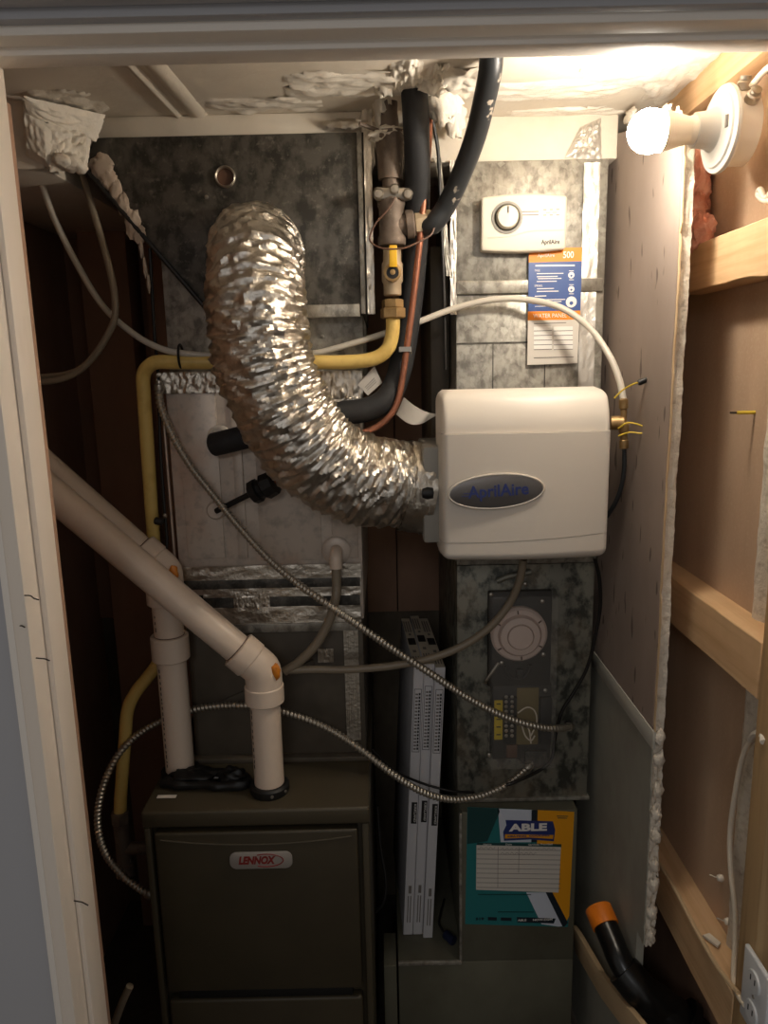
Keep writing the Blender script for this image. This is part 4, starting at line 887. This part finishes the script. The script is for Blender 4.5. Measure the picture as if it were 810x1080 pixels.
conduit('steel flexible conduit sagging behind the vents and curling into the furnace side', [(560, 806, 1.522), (548, 817, 1.505), (532, 829, 1.49), (505, 840, 1.47), (475, 843, 1.45), (445, 835, 1.43), (412, 815, 1.42), (380, 790, 1.43), (345, 768, 1.445), (310, 754, 1.46), (275, 746, 1.475), (240, 744, 1.484), (205, 748, 1.486), (175, 758, 1.486), (145, 775, 1.475), (122, 800, 1.45), (107, 835, 1.42), (103, 868, 1.40), (110, 898, 1.38), (128, 922, 1.37), (148, 938, 1.36), (162, 945, 1.36)])
# black power cord beside the return duct
hose('black_cord', 'thin black cord hanging down the right side of the return duct', [(627, 588, 1.45), (632, 610, 1.47), (633, 640, 1.49), (628, 670, 1.505), (619, 705, 1.52), (604, 732, 1.525), (592, 752, 1.525), (585, 780, 1.525), (582, 800, 1.52), (570, 812, 1.51), (545, 824, 1.48), (534, 828, 1.475)], .0038, 'wire_black', 'cord')
hose('thermostat_wire', 'thin black wire running up the left side of the coil cabinet', [(158, 262, 1.49), (160, 300, 1.49), (163, 352, 1.50), (167, 400, 1.495), (169, 470, 1.492), (173, 530, 1.49), (176, 575, 1.49), (170, 590, 1.48)], .0032, 'wire_black', 'wire')
hose('thermostat_wire', 'second thin black wire crossing beside the furnace to the return duct', [(392, 790, 1.50), (415, 812, 1.51), (445, 826, 1.53), (475, 834, 1.52), (500, 836, 1.492)], .0028, 'wire_black', 'wire')
hose('hanging_cord', 'dark cord looping down between the furnace and filter box', [(398, 850, 1.62), (401, 890, 1.60), (407, 930, 1.58), (404, 952, 1.57), (396, 962, 1.57)], .004, 'wire_black', 'cord')
cm = thing('wire_clamp', 'small dark wire clamp on the wires beside the coil cabinet', 'clamp', at(172, 552, Y=1.47))
obj('clamp_body', MB().lathe([(.006, 0), (.008, .002), (.008, .016), (.005, .018)], at(163, 549, Y=1.475), (1, 0, -.2), 10), 'wire_black', cm)
obj('clamp_screw', MB().lathe([(.004, 0), (.004, .01), (.002, .012)], at(174, 545, Y=1.475), (.3, -1, .6), 8), 'zinc', cm)
# paper tags
def paper(name, label, f, cat='paper tag'):
    return tag(obj(name, MB().grid(f, 14, 8), 'paper'), label, cat)
A, B, C_, D_ = at(418, 437, Y=1.50), at(426, 419, Y=1.50), at(462, 437, Y=1.47), at(447, 446, Y=1.47)
def f1(u, v):
    p = A.lerp(D_, u).lerp(B.lerp(C_, u), v); p.z -= .010*math.sin(u*math.pi)*(1-.3*v); p.y -= .012*math.sin(u*math.pi); return p
paper('curled_paper_tag', 'curled white paper tag behind the copper line beside the humidifier', f1)
A2, B2, C2, D2 = at(377, 406, Y=1.485), at(395, 386, Y=1.485), at(403, 404, Y=1.485), at(388, 417, Y=1.485)
pt = thing('paper_tag', 'white printed paper tag tucked behind the black insulated line', 'paper tag', at(388, 417, Y=1.485))
obj('card', MB().prism([A2, B2, C2, D2], (0, -.0008, 0)), 'paper', pt, smooth=False)
for t in (.3, .42, .54): 
    a, b = A2.lerp(D2, t+.2), B2.lerp(C2, t+.2); a, b = a.lerp(b, .15), a.lerp(b, .75)
    obj('print_line', MB().prism([a, b, b+Vector((0, 0, .0016)), a+Vector((0, 0, .0016))], (0, -.0012, 0)), 'grey_ink', pt, smooth=False)

# ---------------------------------------------------------------- lamp
LYY = 1.165
bcen = at(687, 140, Y=LYY); base = at(772, 139, Y=LYY)
lm = thing('wall_lampholder', 'white lampholder with a bare lit bulb on a round junction box', 'lamp', (.54, LYY, bcen.z))
ax = Vector((-1, -.02, -.005)).normalized()
o0 = Vector((.508, LYY, bcen.z+.002))
jb = obj('junction_box', MB().lathe([(.050, 0), (.050, .030), (.047, .032)], Vector((.540, LYY, o0.z)), ax, 28), 'box_pvc', lm, bevel=0)
for a0 in (60, 100): obj('cable_connector', MB().lathe([(.010, 0), (.010, .010), (.0075, .012), (.0075, .018)], Vector((.525, LYY-.050*math.sin(R(a0-40)), o0.z+.050*math.cos(R(a0-40)))), (0, -math.sin(R(a0-40)), math.cos(R(a0-40))), 12), 'zinc', jb)
obj('lampholder_base', MB().lathe([(.050, -.002), (.0585, .0), (.060, .003), (.0585, .007), (.052, .009), (.050, .012), (.040, .014), (.030, .017), (.026, .024), (.0245, .034), (.0235, .044), (.018, .044)], o0, ax, 40), 'lamp_white', lm, ang=30)
for a0 in (0, 180):
    d = Vector((0, math.cos(R(a0)), math.sin(R(a0)))); obj('screw_slot', MB().tube([o0+ax*.0135+d*.040+Vector((0, 0, -.008)), o0+ax*.0135+d*.040+Vector((0, 0, .008))], .003, 8, 3), 'grey_ink', lm)
s0 = o0+ax*.046
L_ = (s0-bcen).length
bu = obj('bulb_collar', MB().lathe([(.0195, -.010), (.0195, .004), (.0185, .006), (.0215, .018), (.0265, .036), (.0285, .046)], s0, ax, 32), 'bulb_collar', lm)
gs = s0+ax*.046
prof = [(.0284, 0)]+[(.0302*math.cos(R(a)), .018+.0302*math.sin(R(a))) for a in range(-25, 90, 8)]+[(.0005, .0482)]
obj('bulb_globe', MB().lathe(prof, gs, ax, 32), 'bulb', lm, label='glowing white bulb globe')
wc = thing('lamp_cable', 'white cable leaving the lamp junction box and looping below it', 'cable', (.56, 1.06, 1.90))
obj('cable', MB().tube([Vector((.526, LYY-.040, o0.z+.045)), Vector((.532, 1.085, o0.z+.055)), Vector((.545, 1.05, o0.z+.035)), Vector((.555, 1.03, o0.z-.02)), at(812, 205, X=.56), at(802, 200, X=.56), at(800, 206, X=.56), at(808, 212, X=.56), at(822, 208, X=.56)], .0045, 10, 8), 'wire_white', wc)

pk = thing('insulation_batt', 'fluffy pink fibreglass insulation stuffed behind the partition edge', 'insulation', at(730, 255, X=.56))
for s, (px, py, ry, rz, xx) in enumerate([(736, 180, .030, .065, .562), (733, 215, .040, .045, .562), (730, 240, .034, .030, .548), (738, 245, .026, .026, .545), (726, 255, .020, .020, .55)]):
    lump('insulation_tuft', at(px, py, X=xx), (.024, ry, rz), 'pink', pk, s+140, .5, 2.6, 30)

# ---------------------------------------------------------------- things on the right wall
ou = thing('power_outlet', 'white outlet plate on the stud with a cable running into it', 'outlet', (.535, .935, .70))
op = MB().box((.532, .900, .690), (.5395, .972, .812))
pp_ = obj('plate', op, 'outlet', ou, bevel=.003, seg=3)
for z in (.725, .777):
    obj('receptacle', MB().lathe([(.017, 0), (.017, .002), (.016, .003)], (.532, .936, z), (-1, 0, 0), 24), 'outlet', ou)
    for dy in (-.006, .006): box('slot', (.5284, .936+dy-.001, z-.001), (.5295, .936+dy+.001, z+.008), 'ink', ou)
obj('plate_screw', MB().lathe([(.003, 0), (.0025, .001)], (.532, .936, .751), (-1, 0, 0), 10), 'zinc', ou)
tag(obj('wall_cable', MB().tube([at(795, 775, X=.565), at(783, 800, X=.565), at(775, 840, X=.565), at(770, 880, X=.565), at(771, 920, X=.565), at(775, 960, X=.566), at(775, 1000, X=.560), at(774, 1035, X=.548), at(780, 1052, X=.536), at(786, 1060, X=.534)], .0045, 10, 8), 'wire_white'), 'white electrical cable stapled down the wall to the outlet', 'cable')
for px, py, lb in ((762, 926, 'small cream cable staple on the brown board, the higher of two'), (770, 972, 'small cream cable staple on the brown board, the lower of two')):
    p = at(px, py, X=.588); c_ = thing('cable_staple', lb, 'staple', p)
    obj('clip', MB().lathe([(.006, 0), (.007, .003), (.005, .009), (.001, .010)], p, (-1, 0, 0), 10), 'plaster', c_)
    obj('nail', MB().tube([p+Vector((-.008, 0, 0)), p+Vector((-.020, .008, .001))], .0012, 6, 2), 'zinc', c_)
cs = thing('cable_strap', 'cream plastic strap holding the cable at the stud', 'strap', at(797, 790, X=.56))
obj('strap', MB().tube([at(792, 780, X=.566), at(798, 774, X=.556), at(805, 776, X=.545), at(806, 783, X=.540)], .006, 8, 5), 'plaster', cs)
ws = thing('wire_stub', 'short yellow wire end sticking out of the brown board', 'wire', at(795, 435, X=.588))
p = at(797, 435, X=.589); obj('sheath', MB().tube([p, p+Vector((-.028, .004, 0))], .0028, 8, 2), 'wire_yellow', ws); obj('bare_end', MB().tube([p+Vector((-.028, .004, 0)), p+Vector((-.038, .006, 0))], .0016, 8, 2), 'nail', ws)

ab = thing('capped_waste_pipe', 'black plastic waste pipe with an orange cap in front of the partition', 'pipe', at(690, 1070, Y=1.2))
YB = 1.22
c0, c1, c2, c3 = at(638, 975, Y=1.315), at(654, 1013, Y=1.255), at(672, 1045, Y=YB), at(745, 1098, Y=YB-.03)
dc_ = (c0-c1).normalized()
obj('branch_pipe', MB().tube([c0+dc_*.01, c0.lerp(c1, .5), c1, c2], .0245, 24, 6), 'black_gloss', ab)
obj('pipe_cap', MB().lathe([(.0275, 0), (.0275, .036), (.026, .038), (.001, .038)], c0-dc_*.004, dc_, 28), 'orange_cap', ab, label='orange cap')
obj('tee_fitting', MB().tube([at(657, 1022, Y=1.245), at(678, 1047, Y=YB), at(700, 1062, Y=YB), at(722, 1078, Y=YB-.01)], .0345, 24, 5, rf=lambda s, a, p: .034), 'black_gloss', ab)
obj('main_pipe', MB().tube([at(690, 1058, Y=YB), c3, at(790, 1130, Y=YB-.05)], .030, 24, 4), 'black_gloss', ab)
obj('main_pipe', MB().tube([at(690, 1060, Y=YB), Vector((at(690, 1060, Y=YB).x+.01, YB+.02, 0))], .030, 24, 3), 'black_gloss', ab)
obj('socket_band', MB().lathe([(.030, 0), (.0365, .001), (.0365, .016), (.030, .017)], at(722, 1072, Y=YB-.01), (c3-at(690, 1058, Y=YB)), 28), 'black_gloss', ab)

# dim things on the floor at the left
hose('floor_hose', 'pale hose end standing on the floor left of the furnace', [(137, 1040, 1.32), (128, 1060, 1.32), (118, 1090, 1.33), (110, 1130, 1.34), (104, 1500, 1.36)], .008, 'tube_dull', 'hose')
